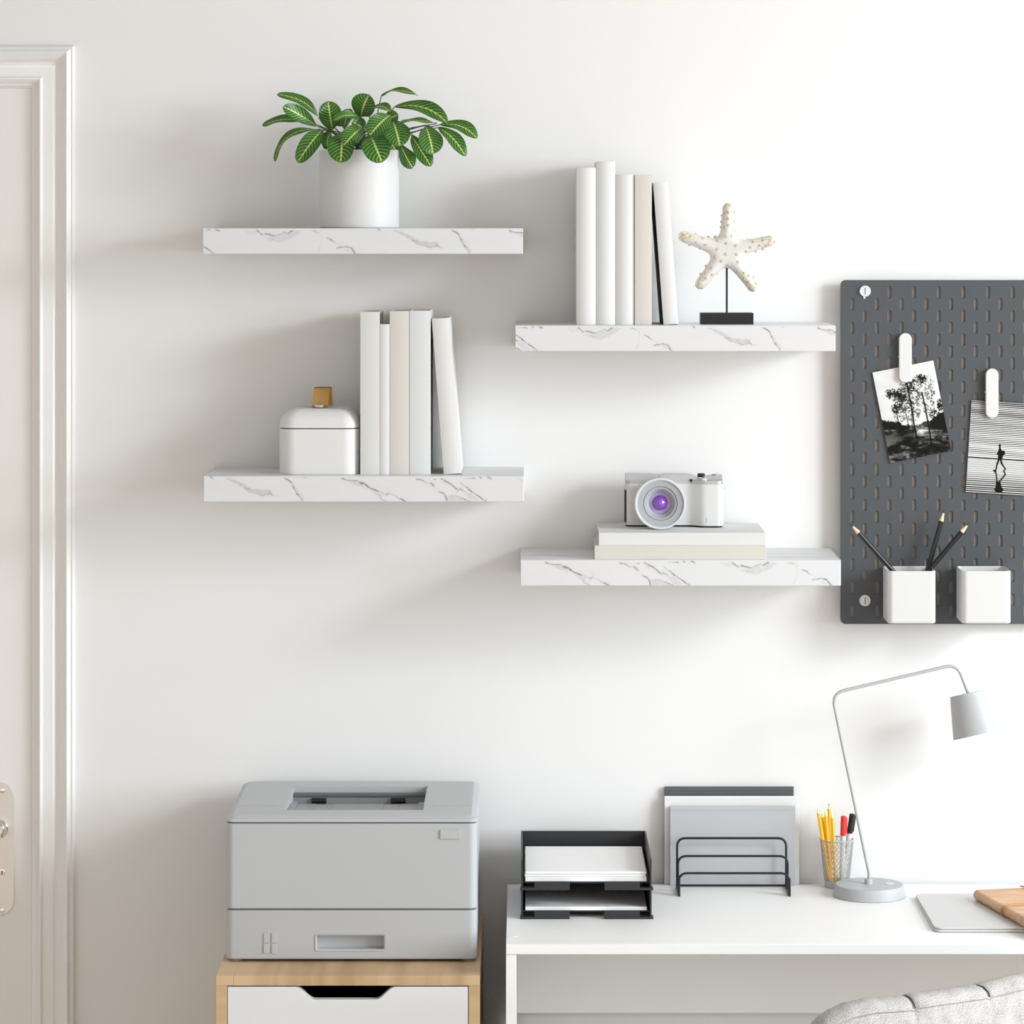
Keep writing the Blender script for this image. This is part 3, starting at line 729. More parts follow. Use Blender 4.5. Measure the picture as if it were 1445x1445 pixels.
for (x, y, r_, h_, m_, nm) in ((1015, 175, .006, .004, M_black, 'mode_dial'), (1050, 215, .0052, .0055, M_chrome, 'shutter_button'), (1190, 182, .0065, .003, M_silver, 'control_dial')):
    bm = bmesh.new(); dd = {'mode_dial': .052, 'shutter_button': .080, 'control_dial': .058}[nm]
    zb_ = {'mode_dial': zf(198), 'shutter_button': zf(245), 'control_dial': zf(192)}[nm]
    c = Vector((kp((x, 0), dd).x, -dd, zb_))
    lathe(bm, [(0, -.002), (r_, -.002), (r_, h_*.8), (r_*.85, h_), (0, h_)], 24, Matrix.Translation(c)); obj(nm, bm, m_, camo)
bm = bmesh.new(); lathe(bm, [(.0027, 0), (.0027, .0006), (.0018, .0008), (0, .0004)], 20, Matrix.Translation(kp((895, 240), .0785)) @ Matrix.Rotation(R(90), 4, 'X')); obj('sensor_window', bm, M_black, camo)
bm = bmesh.new(); box(bm, cx0-.0006, cx0+.0022, -.0738, -.046, kp((0, 745), .08).z, kp((0, 358), .08).z, .0004, 1)
obj('grip_strip', bm, M_black, camo)
for px_, sg in ((98, -1), (1294, 1)):
    bm = bmesh.new(); c = kp((px_, 308), .066)
    tube(bm, [c+Vector((.0028*math.cos(t), 0, .0032*math.sin(t))) for t in np.linspace(0, 2*PI, 20, endpoint=False)], .0005, 8, closed=True)
    obj('strap_ring', bm, M_chrome, camo)
bm = bmesh.new(); box(bm, kp((1083, 0), .096).x, kp((1090, 0), .096).x, -.0957, -.0940, kp((0, 745), .096).z, kp((0, 685), .096).z, .0003, 1); obj('release_tab', bm, M_white, camo)
lc = kp((527, 515), .13); LR = 36.4/PXM*.9764
LT = Matrix.Translation((lc.x, -.076, cb+LR+.0003)) @ Matrix.Rotation(R(90), 4, 'X')
q = LR/310
bm = bmesh.new(); lathe(bm, [(LR*.82, -.002), (LR*.90, .028), (LR*.97, .040), (LR, .048), (LR, .0525), (LR*.985, .054), (286*q, .054), (279*q, .052)], 72, LT, cap1=False)
lens = obj('lens', bm, M_white, camo)
bm = bmesh.new(); lathe(bm, [(279*q, .052), (272*q, .0515), (208*q, .0510), (204*q, .0488), (200*q, .0488), (197*q, .0500), (176*q, .0494), (172*q, .046), (166*q, .0455), (160*q, .0455), (156*q, .043), (138*q, .041), (134*q, .037)], 72, LT, cap0=False, cap1=False)
obj('front_ring', bm, M_lensgrey, lens)
bm = bmesh.new(); lathe(bm, [(135*q, .0372), (118*q, .0376), (96*q, .0372), (76*q, .036)], 64, LT, cap0=False, cap1=False); obj('outer_glass', bm, M_purple2, lens)
bm = bmesh.new(); lathe(bm, [(92*q, .0362), (80*q, .0405), (60*q, .0440), (32*q, .0462), (0, .0470)], 64, LT, cap0=False); obj('inner_glass', bm, M_purple, lens)
bm = bmesh.new(); c = Vector((lc.x, -.081, cb+LR*1.955)); lathe(bm, [(.0009, 0), (.0009, .0005), (0, .0006)], 12, Matrix.Translation(kp((517, 189), .0785)) @ Matrix.Rotation(R(90), 4, 'X')); obj('index_dot', bm, M_reddot, camo)

# ------------------------------------------------------------------ pegboard
PB0, PB1 = .0222, .025
k_ = (CAM_D-PB1)/CAM_D; px2m = k_/PXM
peg = thing('pegboard', 'charcoal grey pegboard with slotted holes on the wall', 'pegboard', (X(1186, PB1)+.28, -PB0, Z(881, PB1)))
pitch, rowp = 17.42, 33.36
col0, NC = 1202.8, 30
left, top_, bot = 1186.0, 395.2, 880.6
right = col0+pitch*(NC-1)+(col0-left)
sw, sh = 2.75, 8.6
def slot_pts(cx, cy):
    n = 5; pts = []
    for i in range(n+1): a = PI*i/n; pts.append((cx+sw*math.cos(a), cy-(sh-sw)-sw*math.sin(a)))     # top cap, right to left
    for i in range(n+1): a = PI+PI*i/n; pts.append((cx+sw*math.cos(a), cy+(sh-sw)-sw*math.sin(a)))  # bottom cap, left to right
    return pts
bm = bmesh.new()
def pv(px_, py_, d_): 
    p = Vector(((px_-VX)*px2m, -d_, EYE-(py_-VY)*px2m)); return bm.verts.new(p)
def quad(x0, x1, y0, y1, d_):
    if x1-x0 < 1e-6 or y1-y0 < 1e-6: return
    bm.faces.new([pv(x0, y0, d_), pv(x1, y0, d_), pv(x1, y1, d_), pv(x0, y1, d_)])
cw = pitch/2
inx0, inx1 = col0-cw, col0+pitch*(NC-1)+cw
for ci in range(NC):
    cx = col0+ci*pitch; even = ci % 2
    y0c = (412.6 if even else 429.2); nrow = 14
    ys = [y0c+rowp*i for i in range(nrow)]
    ys = [y for y in ys if y+rowp/2 <= bot-1 or y == ys[-1]]
    if ci == 1: ys = [y for y in ys if abs(y-846.3) > 17 and abs(y-412.6) > 5]
    for d_ in (PB1, PB0):
        yy = top_
        for y in ys:
            c0, c1 = y-rowp/2*.95, min(y+rowp/2*.95, bot-.5)
            quad(cx-cw, cx+cw, yy, c0, d_); yy = c1
            P = slot_pts(cx, y); Q = []
            for (a, b_) in P:
                vx, vy = a-cx, b_-y
                s1 = cw/max(abs(vx), 1e-9); lim = (c1-y) if vy > 0 else (y-c0); s2 = lim/max(abs(vy), 1e-9)
                s_ = min(s1, s2); Q.append((cx+vx*s_, y+vy*s_))
            A = [pv(a, b_, d_) for a, b_ in P]; B = [pv(a, b_, d_) for a, b_ in Q]
            n = len(P)
            for i in range(n):
                j = (i+1) % n
                cor = None
                (qa, qb), (ra, rb) = Q[i], Q[j]
                if abs(qb-rb) > .9*(c1-c0):
                    ex = cx-cw if qa < cx else cx+cw
                    bm.faces.new([A[i], A[j], B[j], pv(ex, rb, d_), pv(ex, qb, d_), B[i]])
                elif abs(qa-ra) > 1e-6 and abs(qb-rb) > 1e-6:
                    cor = (cx+cw if max(qa, ra) > cx+cw-1e-4 else cx-cw, c1 if max(qb, rb) > c1-1e-4 else c0)
                    bm.faces.new([A[i], A[j], B[j], pv(*cor, d_), B[i]])
                else: bm.faces.new([A[i], A[j], B[j], B[i]])
            if d_ == PB1:
                C = [pv(a, b_, PB0) for a, b_ in P]
                A2 = [pv(a, b_, PB1) for a, b_ in P]
                for i in range(n): bm.faces.new([A2[i], C[i], C[(i+1) % n], A2[(i+1) % n]])
        quad(cx-cw, cx+cw, yy, bot, d_)
rc_ = 7.0
bs2 = bmesh.new(); box(bs2, X(left+3, PB0), X(right-3, PB0), -PB0+.0002, -PB0+.0014, Z(bot-3, PB0), Z(top_+3, PB0))
obj('added_slot_sheet', bs2, M_slotwall, peg)  # added sheet, stands in for the lit wall seen through the slots
outl = rrect(left, right, top_, bot, rc_, 6)
for d_ in (PB1, PB0):
    for side in (0, 1):
        xe = inx0 if side == 0 else inx1
        pts = [p for p in outl if (p[0] < inx0 if side == 0 else p[0] > inx1)]
        if side == 0: pts = sorted(pts, key=lambda p: p[1]); poly = [(xe, top_)]+pts+[(xe, bot)]
        else: pts = sorted(pts, key=lambda p: p[1]); poly = [(xe, top_)]+pts+[(xe, bot)]
        bm.faces.new([pv(*p, d_) for p in poly])
n = len(outl)
OA = [pv(*p, PB1) for p in outl]; OB = [pv(*p, PB0) for p in outl]
for i in range(n): bm.faces.new((OA[i], OA[(i+1) % n], OB[(i+1) % n], OB[i]))
bmesh.ops.remove_doubles(bm, verts=bm.verts, dist=1e-6)
obj('perforated_panel', bm, M_board, peg, 30, flat=True)
for py in (410.8, 847.3):
    c = at(1220.6, py, PB1)
    bm = bmesh.new(); T = Matrix.Translation(c) @ Matrix.Rotation(R(90), 4, 'X')
    lathe(bm, [(.0092, 0), (.0092, .0025), (.0085, .0035), (0, .0035)], 36, T)
    sc = obj('mounting_screw', bm, M_white, peg)
    if py < 500:
        bm = bmesh.new(); box(bm, c.x-.003, c.x+.0005, c.y-.002, c.y, c.z-.0122, c.z-.0085, .0004, 1); obj('tab', bm, M_white, sc)
    bm = bmesh.new(); box(bm, c.x-.0009, c.x+.0009, c.y-.0038, c.y-.003, c.z-.0055, c.z+.0055); obj('screw_slot', bm, M_slot, sc)
    bm = bmesh.new(); tube(bm, [(c.x, 0, c.z), (c.x, -PB0, c.z)], .005, 14); obj('spacer', bm, M_white, sc)
for cxx in (1620,):
    for py in (410.8, 847.3):
        c = at(cxx, py, PB1); bm = bmesh.new(); T = Matrix.Translation(c) @ Matrix.Rotation(R(90), 4, 'X')
        lathe(bm, [(.0092, 0), (.0092, .0025), (.0085, .0035), (0, .0035)], 36, T); sc = obj('mounting_screw', bm, M_white, peg)
        bm = bmesh.new(); tube(bm, [(c.x, 0, c.z), (c.x, -PB0, c.z)], .005, 14); obj('spacer', bm, M_white, sc)

# photo prints
def photo(TL, TR, BL, crop, d, fn, label, nx=150, nz=210):
    """print whose picture is fn(brightness) evaluated over its own surface; thickness .6 mm"""
    o_, sc_, cor = crop
    P = lambda s, t: at(*(TL+(TR-TL)*s+(BL-TL)*t), d)
    s, t = np.meshgrid(np.linspace(0, 1, nx), np.linspace(0, 1, nz), indexing='ij')
    px_ = TL[0]+(TR-TL)[0]*s+(BL-TL)[0]*t; py_ = TL[1]+(TR-TL)[1]*s+(BL-TL)[1]*t
    val = np.clip(fn((px_-o_[0])*sc_, (py_-o_[1])*sc_, s, t), 0, 1)
    a, b_, c_ = P(0, 0), P(1, 0), P(0, 1)
    V = np.array(a)[None, None]+np.array(b_-a)[None, None]*s[..., None]+np.array(c_-a)[None, None]*t[..., None]
    V = V.reshape(-1, 3); idx = np.arange(nx*nz).reshape(nx, nz)
    F = np.stack([idx[:-1, :-1], idx[:-1, 1:], idx[1:, 1:], idx[1:, :-1]], -1).reshape(-1, 4)
    B = [a, b_, b_+c_-a, c_]; n0 = len(V)
    front = np.array([q[:] for q in B]); back = front+np.array([0, .0006, 0])
    allv = np.concatenate([V, front, back]); i0 = n0
    Fx = [[i0, i0+1, i0+5, i0+4], [i0+1, i0+2, i0+6, i0+5], [i0+2, i0+3, i0+7, i0+6], [i0+3, i0, i0+4, i0+7], [i0+4, i0+5, i0+6, i0+7]]
    me = bpy.data.meshes.new('photo_print'); me.from_pydata(allv.tolist(), [], F.tolist()+Fx); me.update()
    alb = .008+.80*val**2.4
    set_pattern(me, np.concatenate([np.repeat(alb.reshape(-1, 1), 3, 1), np.full((8, 3), .7)]))
    me.materials.append(M_print)
    o = bpy.data.objects.new('photo_print', me); COL.objects.link(o)
    center_origin(o); tag(o, label, 'photo', 'photo prints clipped to the pegboard'); return o
v2 = lambda *p: np.array(p, float)
def forest(x, y, s, t):
    sky = .97-.10*np.clip(1-s-.2*t, 0, 1)*fbm(x*.004, y*.012)
    out = sky.copy()
    n1 = fbm(x*.034, y*.034, 5); n2 = fbm(x*.085+40, y*.085, 4)
    def crown(cx, cy, rx, ry, dens, dk):
        d = ((x-cx)/rx)**2+((y-cy)/ry)**2
        return np.clip((n1*.45+n2*.55-.475+dens*(1-d))*9, 0, 1)*(d < 1.3)*min(.92, dk+.15)
    cov = np.zeros(x.shape)
    for c in ((300, 510, 110, 70, .16, .72), (380, 560, 110, 90, .14, .65), (330, 690, 85, 70, .15, .7), (440, 640, 90, 120, .06, .55), (470, 420, 110, 80, .10, .6), (560, 470, 110, 90, .03, .5), (620, 320, 95, 65, .16, .75),
              (700, 390, 80, 120, .0, .5), (560, 600, 90, 90, .0, .45), (520, 730, 90, 110, .0, .5), (740, 500, 60, 90, -.02, .5), (730, 660, 70, 120, -.03, .4), (360, 790, 70, 70, -.02, .4), (870, 650, 40, 90, .10, .75), (810, 760, 70, 60, .1, .8), (240, 480, 60, 40, .02, .6)):
        cov = np.maximum(cov, crown(*c))
    out = out*(1-cov)
    glow = np.exp(-(((x-640)/55)**2+((y-445)/60)**2)); out = np.maximum(out, glow*1.05)
    hill = poly_dist(x+(n1-.5)*60, y+(n2-.5)*50, [(60, 800), (170, 850), (330, 860), (400, 895), (520, 905), (600, 900), (680, 850), (760, 840), (800, 790), (960, 700), (1100, 900), (1100, 1500), (60, 1500)])
    ground = .16+1.7*np.clip(fbm(x*.013+3, y*.032, 5)-.44, -.4, .5)+.35*(n2-.5)
    ground = np.where(y < 960, np.where(x < 480, .10+.25*(n1-.5), np.where(x > 740, .08+.35*np.clip(n1-.55, 0, 1), .30+.7*(n1-.45))), ground)
    light = np.exp(-(((x-640)/110)**2+((y-975)/50)**2)); ground = ground+.5*light
    lake = poly_dist(x, y, [(150, 1040), (330, 1010), (390, 1120), (330, 1160), (240, 1180), (190, 1200)]); ground = np.where(lake < 0, .50+.12*(y-1080)/100, ground)
    bank = np.exp(-(seg_dist(x, y+(n1-.5)*50, (200, 1220), (470, 1090))[0]/38)**2); ground = ground*(1-.9*bank)
    bank = np.exp(-(seg_dist(x, y, (470, 1160), (590, 1120))[0]/14)**2); ground = ground*(1-.8*bank)
    dk = np.exp(-(((x-800)/130)**2+((y-1220)/90)**2)); ground = ground*(1-.7*dk)
    dk = np.exp(-(((x-380)/90)**2+((y-980)/80)**2)); ground = ground*(1-.75*dk)
    out = np.where(hill < 0, ground*.8, out)
    for pts, w, k in ((((445, 355), (480, 520), (520, 760), (545, 930), (585, 1090)), 11, .9), (((640, 490), (680, 660), (715, 850), (750, 1050), (765, 1180)), 10, .92), (((420, 650), (440, 780), (470, 900)), 6, .6),
                      (((320, 730), (340, 860), (370, 1000), (400, 1100)), 6, .6), (((625, 300), (630, 420)), 6, .7), (((380, 480), (480, 460), (580, 465)), 8, .6), (((500, 780), (520, 900), (530, 1000)), 5, .5)):
        for a, b_ in zip(pts, pts[1:]): out = out*(1-k*np.exp(-(seg_dist(x, y, a, b_)[0]/w)**4))
    return out
photo(v2(1231.2, 525.8), v2(1317, 508.6), v2(1256.5, 653.2), (v2(1230, 500), 9.03, None), .0285, forest, 'black and white photo print of tall trees by a lake')
def walker(x, y, s, t):
    yy = y-.062*(x-145)
    per = 23.4; ph_ = ((yy-128)/per) % 1.0
    tt = np.clip((yy-128)/730, 0, 1)
    darkf = .62-.32*tt
    st = np.clip((np.abs(ph_-.5)-(1-darkf)/2)*9+.5, 0, 1)     # 1 dark
    out = .97-.93*st*(1-.15*tt)
    low = yy > 865
    per2 = 26.0; ph2 = ((yy-870)/per2+.12*np.sin(x*.05)*np.clip(1-(yy-870)/200, 0, 1)) % 1.0
    f2 = np.clip((yy-900)/330, 0, 1)
    st2 = np.clip((np.abs(ph2-.5)-(1-(.25+.35*f2))/2)*8+.5, 0, 1)*(.22+.75*np.clip((yy-1030)/170, 0, 1))
    out = np.where(low, .87+.07*f2-(.83)*st2, out)
    out = np.where(np.abs(yy-860) < 7, .06, out)
    f = np.full(x.shape, 1e9)
    f = np.minimum(f, np.hypot(x-504, y-712)-17)
    for P in ([(495, 740), (515, 740), (530, 775), (565, 778), (575, 815), (550, 835), (530, 890), (480, 890), (480, 830), (465, 815), (480, 790)], [(455, 1165), (510, 1165), (525, 1240), (550, 1270), (530, 1310), (460, 1312), (430, 1275), (450, 1240)], [(415, 1020), (455, 1018), (455, 1050), (435, 1058)]):
        f = np.minimum(f, poly_dist(x, y, P))
    for a, b_, w in (((495, 880), (470, 950), 12), ((470, 950), (452, 1030), 9), ((515, 885), (530, 945), 12), ((530, 945), (575, 1010), 9), ((575, 1010), (552, 1040), 8), ((455, 1050), (468, 1165), 8), ((560, 1045), (575, 1078), 8), ((575, 1078), (505, 1165), 9), ((505, 715), (503, 760), 9)):
        f = np.minimum(f, seg_dist(x, y, a, b_)[0]-w)
    out = out*np.clip(f/5+.5, 0, 1)
    return out
c2 = v2(1355, 550)
TLw = c2+v2(145, 128)/9.03; BLw = c2+v2(72, 1298)/9.03; TRw = TLw+v2(1, .064)*90
photo(TLw, TRw, BLw, (c2, 9.03, None), .0285, walker, 'black and white striped photo print with a walking silhouette')
def clip(px0, px1, py0, py1, label):
    d0, d1 = .0292, .036
    x0, x1, z0, z1 = X(px0, d1), X(px1, d1), Z(py1, d1), Z(py0, d1); r = (x1-x0)/2
    o = thing('photo_clip', label, 'clip', ((x0+x1)/2, -PB1, z0), 'white clips on the pegboard')
    bm = bmesh.new(); prism(bm, rrect(x0, x1, z0, z1, r*.995, 12), -d1, -d0, 'y', .0016, 3); obj('jaw', bm, M_white, o)
    zm = z0+(z1-z0)*.52
    bm = bmesh.new(); box(bm, x0-.0008, x1+.0008, -d0-.002, -PB1, zm-.001, zm+.001, .0005, 1); obj('hinge', bm, M_white, o)
    bm = bmesh.new(); box(bm, x0+.006, x1-.006, -d0-.002, -PB1, z1-.03, z1-.014); obj('hook', bm, M_dark, o)
clip(1268.6, 1286.7, 470, 540, 'white pill-shaped clip holding the tree photo')
clip(1391, 1409, 520, 590, 'white pill-shaped clip holding the silhouette photo')

# white cups hung on the board
def cup(px0, px1, label):
    d0, d1 = PB1+.001, .105
    x0, x1 = X(px0, d1), X(px1, d1); z0, z1 = Z(880, d1), Z(806, d1)
    o = thing('pegboard_cup', label, 'cup', ((x0+x1)/2, -(d0+d1)/2, z0), 'white cups hung on the pegboard')
    bm = bmesh.new(); w = .0022
    secs = [(0, z0, 0, 1), (0, z1, 0, 1), (w, z1, 0, 1), (w, z0+w, 0, 1)]
    rings = []
    for ins, z, _, _ in [(.0015, z0, 0, 0), (0, z0+.002, 0, 0), (0, z1-.001, 0, 0), (.0006, z1, 0, 0), (w-.0006, z1, 0, 0), (w, z1-.001, 0, 0), (w, z0+.003, 0, 0)]:
        rings.append([bm.verts.new((x, y, z)) for x, y in rrect(x0+ins, x1-ins, -d1+ins, -d0-ins, max(.009-ins, .005), 8)])
    bm.faces.new(rings[0]); bm.faces.new(rings[-1])
    for a, c in zip(rings, rings[1:]):
        n = len(a)
        for i in range(n): bm.faces.new((a[i], a[(i+1) % n], c[(i+1) % n], c[i]))
    obj('cup_body', bm, M_white, o)
    bm = bmesh.new(); box(bm, (x0+x1)/2-.012, (x0+x1)/2+.012, -d0, -PB1, z1-.03, z1-.012); obj('hook', bm, M_white, o)
    return x0, x1, z0, z1
cup(1252.8, 1320.8, 'white pegboard cup holding three black pencils')
cup(1357.5, 1427, 'empty white pegboard cup beside the pencil cup')

# pencils
def pencil(tip, end, rad, mb, mw, ml, label, group, cone=.02):
    tip, end = Vector(tip), Vector(end); ax = (end-tip).normalized(); L_ = (end-tip).length
    o = thing('pencil', label, 'pencil', end, group)
    q = (-ax).to_track_quat('Z', 'Y').to_matrix().to_4x4(); T = Matrix.Translation(end) @ q
    bm = bmesh.new(); lathe(bm, [(0, 0), (rad*.94, 0), (rad, .0006), (rad, L_-cone)], 6 if rad < .0037 else 18, T, cap1=False); obj('shaft', bm, mb, o, 25)
    bm = bmesh.new(); lathe(bm, [(rad*.985, L_-cone), (rad*.36, L_-cone*.36)], 18, T, cap1=True); obj('sharpened_wood', bm, mw, o)
    bm = bmesh.new(); lathe(bm, [(rad*.37, L_-cone*.37), (.0002, L_), (0, L_)], 14, T, cap0=True); obj('lead', bm, ml, o)
    return o
zc = Z(880, .105)+.0035
gp = 'black pencils in the pegboard cup'
def ext(a, b_, da, db, zend):
    pa, pb = at(*a, da), at(*b_, db); t = (zend-pa.z)/(pb.z-pa.z); return pa, pa+(pb-pa)*t
for a, b_, da, db, lb in (((1199, 738), (1257.5, 803), .080, .079, 'black pencil leaning left out of the white pegboard cup'),
                          ((1333.2, 717.5), (1309.5, 803), .050, .052, 'tallest black pencil, middle one in the white pegboard cup'),
                          ((1369, 736.5), (1312.5, 803), .066, .066, 'black pencil leaning right out of the white pegboard cup')):
    ze = {1199: Z(868, .105), 1369: Z(870, .105)}.get(a[0], zc)
    p, q_ = ext(a, b_, da, db, ze+.004)
    pencil(p, q_, .0039, M_pencilblack, M_pencilwood, M_graphite, lb, gp, .021)

# ------------------------------------------------------------------ desk
DZT, DF = .73, .47
dx0, dx1 = X(714, DF), 1.32
desk = thing('desk', 'white writing desk under the shelves and pegboard', 'desk', ((dx0+dx1)/2, -DF/2, 0))
bm = bmesh.new(); box(bm, dx0, dx1, -DF, -.014, DZT-.0150, DZT, .0006, 1); obj('desktop', bm, M_desk, desk)
bm = bmesh.new(); box(bm, dx0, dx0+.0155, -DF+.002, -.015, 0, DZT-.0152, .0005, 1); obj('side_panel', bm, M_desk, desk)
bm = bmesh.new(); box(bm, dx1-.0155, dx1, -DF+.002, -.015, 0, DZT-.0152, .0005, 1); obj('side_panel', bm, M_desk, desk)
bm = bmesh.new(); box(bm, dx0+.0156, dx1-.0156, -.045, -.03, Z(1429.5, .045), DZT-.0152, .0005, 1); obj('back_panel', bm, M_desk, desk)
for px_, py_ in ((724, 1321), (727, 1251)):
    bm = bmesh.new(); kk = (EYE-DZT)*PXM/(py_-VY); dd = CAM_D*(1-kk); lathe(bm, [(.0075, 0), (.0075, .0003), (.0066, .0006), (0, .0006)], 24, Matrix.Translation((X(px_, dd), -dd, DZT)))
    obj('cover_cap', bm, M_desk, desk)

# letter trays
TF, TB = .288, .043
tx0, tx1 = X(735.2, TF), X(919.6, TF)
def tray(z0, z1, label, back):
    o = thing('letter_tray', label, 'letter tray', ((tx0+tx1)/2, -(TF+TB)/2, z0), 'stacked letter trays on the desk')
    bm = bmesh.new(); w = .0028
    box(bm, tx0, tx0+w, -TF, -TB, z0, z1, .0004, 1); obj('side_wall', bm, M_dark, o)
    bm = bmesh.new(); box(bm, tx1-w, tx1, -TF, -TB, z0, z1, .0004, 1); obj('side_wall', bm, M_dark, o)
    bm = bmesh.new(); box(bm, tx0+w, tx1-w, -TB-w, -TB, z0, z1, .0004, 1); obj('back_wall', bm, M_dark, o)
    bm = bmesh.new(); box(bm, tx0+w, tx1-w, -TF+.012, -TB-w, z0+.0082, z0+.0112, .0003, 1); obj('floor_panel', bm, M_dark, o)
    k1 = lambda c: X(725+c/6.881, TF)
    for a, b_, e0, e1 in ((k1(200), k1(543), tx0-.0012, k1(543)), (k1(880), k1(1224), k1(880), tx1+.0025)):
        bm = bmesh.new(); box(bm, e0, e1, -TF-.0015, -TF+.014, z0, z0+.0034, .0003, 1); box(bm, a, b_, -TF-.0015, -TF+.0015, z0+.003, z0+.0122, .0003, 1); obj('front_lip', bm, M_dark, o)
tray(DZT+.0003, DZT+.0443, 'lower dark grey letter tray standing on the white desk', True)
tray(DZT+.0446, .8217, 'upper dark grey letter tray stacked on the lower tray', True)
zt2 = DZT+.0446+.0114; zt1 = DZT+.0003+.0114
px0_, px1_ = X(740.6, .28), X(912.3, .28)
bm = bmesh.new(); dz = (.8016-zt2)
box(bm, px0_+.0006, px1_, -.279, -.068, zt2, zt2+dz*.47, .0004, 1)
box(bm, px0_-.0006, px1_-.001, -.2795, -.069, zt2+dz*.47, zt2+dz*.72, .0012, 2)
box(bm, px0_+.0002, px1_+.0002, -.280, -.069, zt2+dz*.72, zt2+dz, .0014, 2)
tag(center_origin(obj('paper_stack', bm, M_paper)), 'thick stack of white paper in the upper letter tray', 'paper', 'paper in the letter trays')
bm = bmesh.new(); box(bm, px0_+.0006, px1_+.0006, -.28, -.068, zt1, zt1+.0055, .0004, 1)
tag(center_origin(obj('paper_stack', bm, M_paper)), 'thin stack of white paper in the lower letter tray', 'paper', 'paper in the letter trays')

# folders and wire organizer
def folder(p0, p1, pt, d, m, label, crease, dk):
    x0, x1, z1 = X(p0, d), X(p1, d), Z(pt, d); th_ = .0062
    o = thing('folder', label, 'folder', ((x0+x1)/2, -d, DZT), 'folders behind the wire organizer')
    bm = bmesh.new(); box(bm, x0, x1, -d, -d+.0016, DZT+.0003, z1, .0004, 1); box(bm, x0, x1, -d-.0006, -d, z1-crease-.0012, z1-crease, .0003, 1); obj('front_cover', bm, m, o)
    bm = bmesh.new(); box(bm, x0+.001, x1-.001, -d+.0045, -d+th_, DZT+.0003, z1-.0008, .0004, 1); obj('back_cover', bm, m, o)
    bm = bmesh.new(); box(bm, x0+.003, x1-.003, -d+.0017, -d+.0044, DZT+.0005, z1-.008); obj('sheets', bm, M_paper, o)
folder(937.6, 1120, 1110, .0205-.012, M_foldd, 'dark grey folder, tallest of the three behind the wire organizer', .006, 1)
folder(937.6, 1127.6, 1123.4, .0235-.006, M_foldw, 'white folder standing between the dark and light grey folders', .004, 1)
folder(945.5, 1122.4, 1137.3, .0265, M_foldg, 'light grey folder standing right behind the wire arches', .006, 1)
org_x0, org_x1 = X(955.6, .045), X(1109.5, .045)
og = thing('wire_organizer', 'black wire desk organizer with three stepped arches', 'organizer', ((org_x0+org_x1)/2, -.08, DZT))
for d_, py in ((.042, 1182.8), (.073, 1208), (.104, 1232.2)):
    z_ = Z(py, d_)
    bm = bmesh.new()
    tube(bm, rounded([(org_x0, -d_, DZT+.004), (org_x0, -d_, z_), (org_x1, -d_, z_), (org_x1, -d_, DZT+.004)], .014, 8), .0019, 10)
    obj('arch', bm, M_black, og)
for x in (org_x0, org_x1):
    bm = bmesh.new(); prism(bm, [(-.115, DZT+.0002), (-.035, DZT+.0002), (-.035, DZT+.005), (-.100, DZT+.005), (-.106, DZT+.028), (-.110, DZT+.028)], x-.0019, x+.0019, 'x', .0005, 1); obj('side_bar', bm, M_black, og)
bm = bmesh.new(); tube(bm, [(org_x0, -.040, DZT+.003), (org_x1, -.040, DZT+.003)], .0018, 10); obj('cross_bar', bm, M_black, og)

# mesh pencil cup
md = .036; mc = Vector((X(1181, md), -md, DZT)); rz = Z(1184.5, md)-DZT
mesh_cup = thing('mesh_pencil_cup', 'silver wire mesh pencil cup behind the desk lamp', 'pencil cup', mc)
zb0 = .0115; r0, r1 = .0202, .0266
bm = bmesh.new(); lathe(bm, [(0, .0003), (.0188, .0003), (.0196, .001), (r0, zb0), (r0-.001, zb0), (.0186, .002), (0, .002)], 40, Matrix.Translation(mc)); obj('base_band', bm, M_foldg, mesh_cup)
bm = bmesh.new(); NH = 30
for sgn in (1, -1):
    for i in range(NH):
        pts = []
        for j in range(15):
            t = j/14; a = 2*PI*i/NH+sgn*t*1.55; r_ = r0+(r1-r0)*t
            pts.append(mc+Vector((r_*math.cos(a), r_*math.sin(a), zb0+(rz-zb0)*t)))
        tube(bm, pts, .00042, 4, caps=False)
obj('wire_mesh', bm, M_wire, mesh_cup)
bm = bmesh.new(); tube(bm, [mc+Vector((r1*math.cos(a), r1*math.sin(a), rz)) for a in np.linspace(0, 2*PI, 48, endpoint=False)], .0011, 8, closed=True); obj('rim', bm, M_wire, mesh_cup)
gy = 'yellow pencils in the mesh cup'
for i, (a, b_, da, db, lb) in enumerate((((1153.7, 1139.5), (1161.2, 1186), .046, .044, 'yellow pencil leaning furthest left in the mesh cup'), ((1160.3, 1145.2), (1163.8, 1186), .030, .034, 'yellow pencil just right of the leftmost pencil in the mesh cup'),
                          ((1164.9, 1142.8), (1168.4, 1186), .047, .044, 'yellow pencil in the middle of the five in the mesh cup'), ((1169.9, 1133.5), (1171.2, 1186), .028, .032, 'tallest yellow pencil in the mesh cup'), ((1174.2, 1145.8), (1176.2, 1186), .046, .042, 'yellow pencil furthest right, beside the red marker'))):
    p, q_ = ext(a, b_, da, db, DZT+.0035+.0005*i)
    pencil(p, q_, .0030, M_yellow, M_yellowtip, M_yellowtip if i != 3 else M_graphite, lb, gy, .0095)
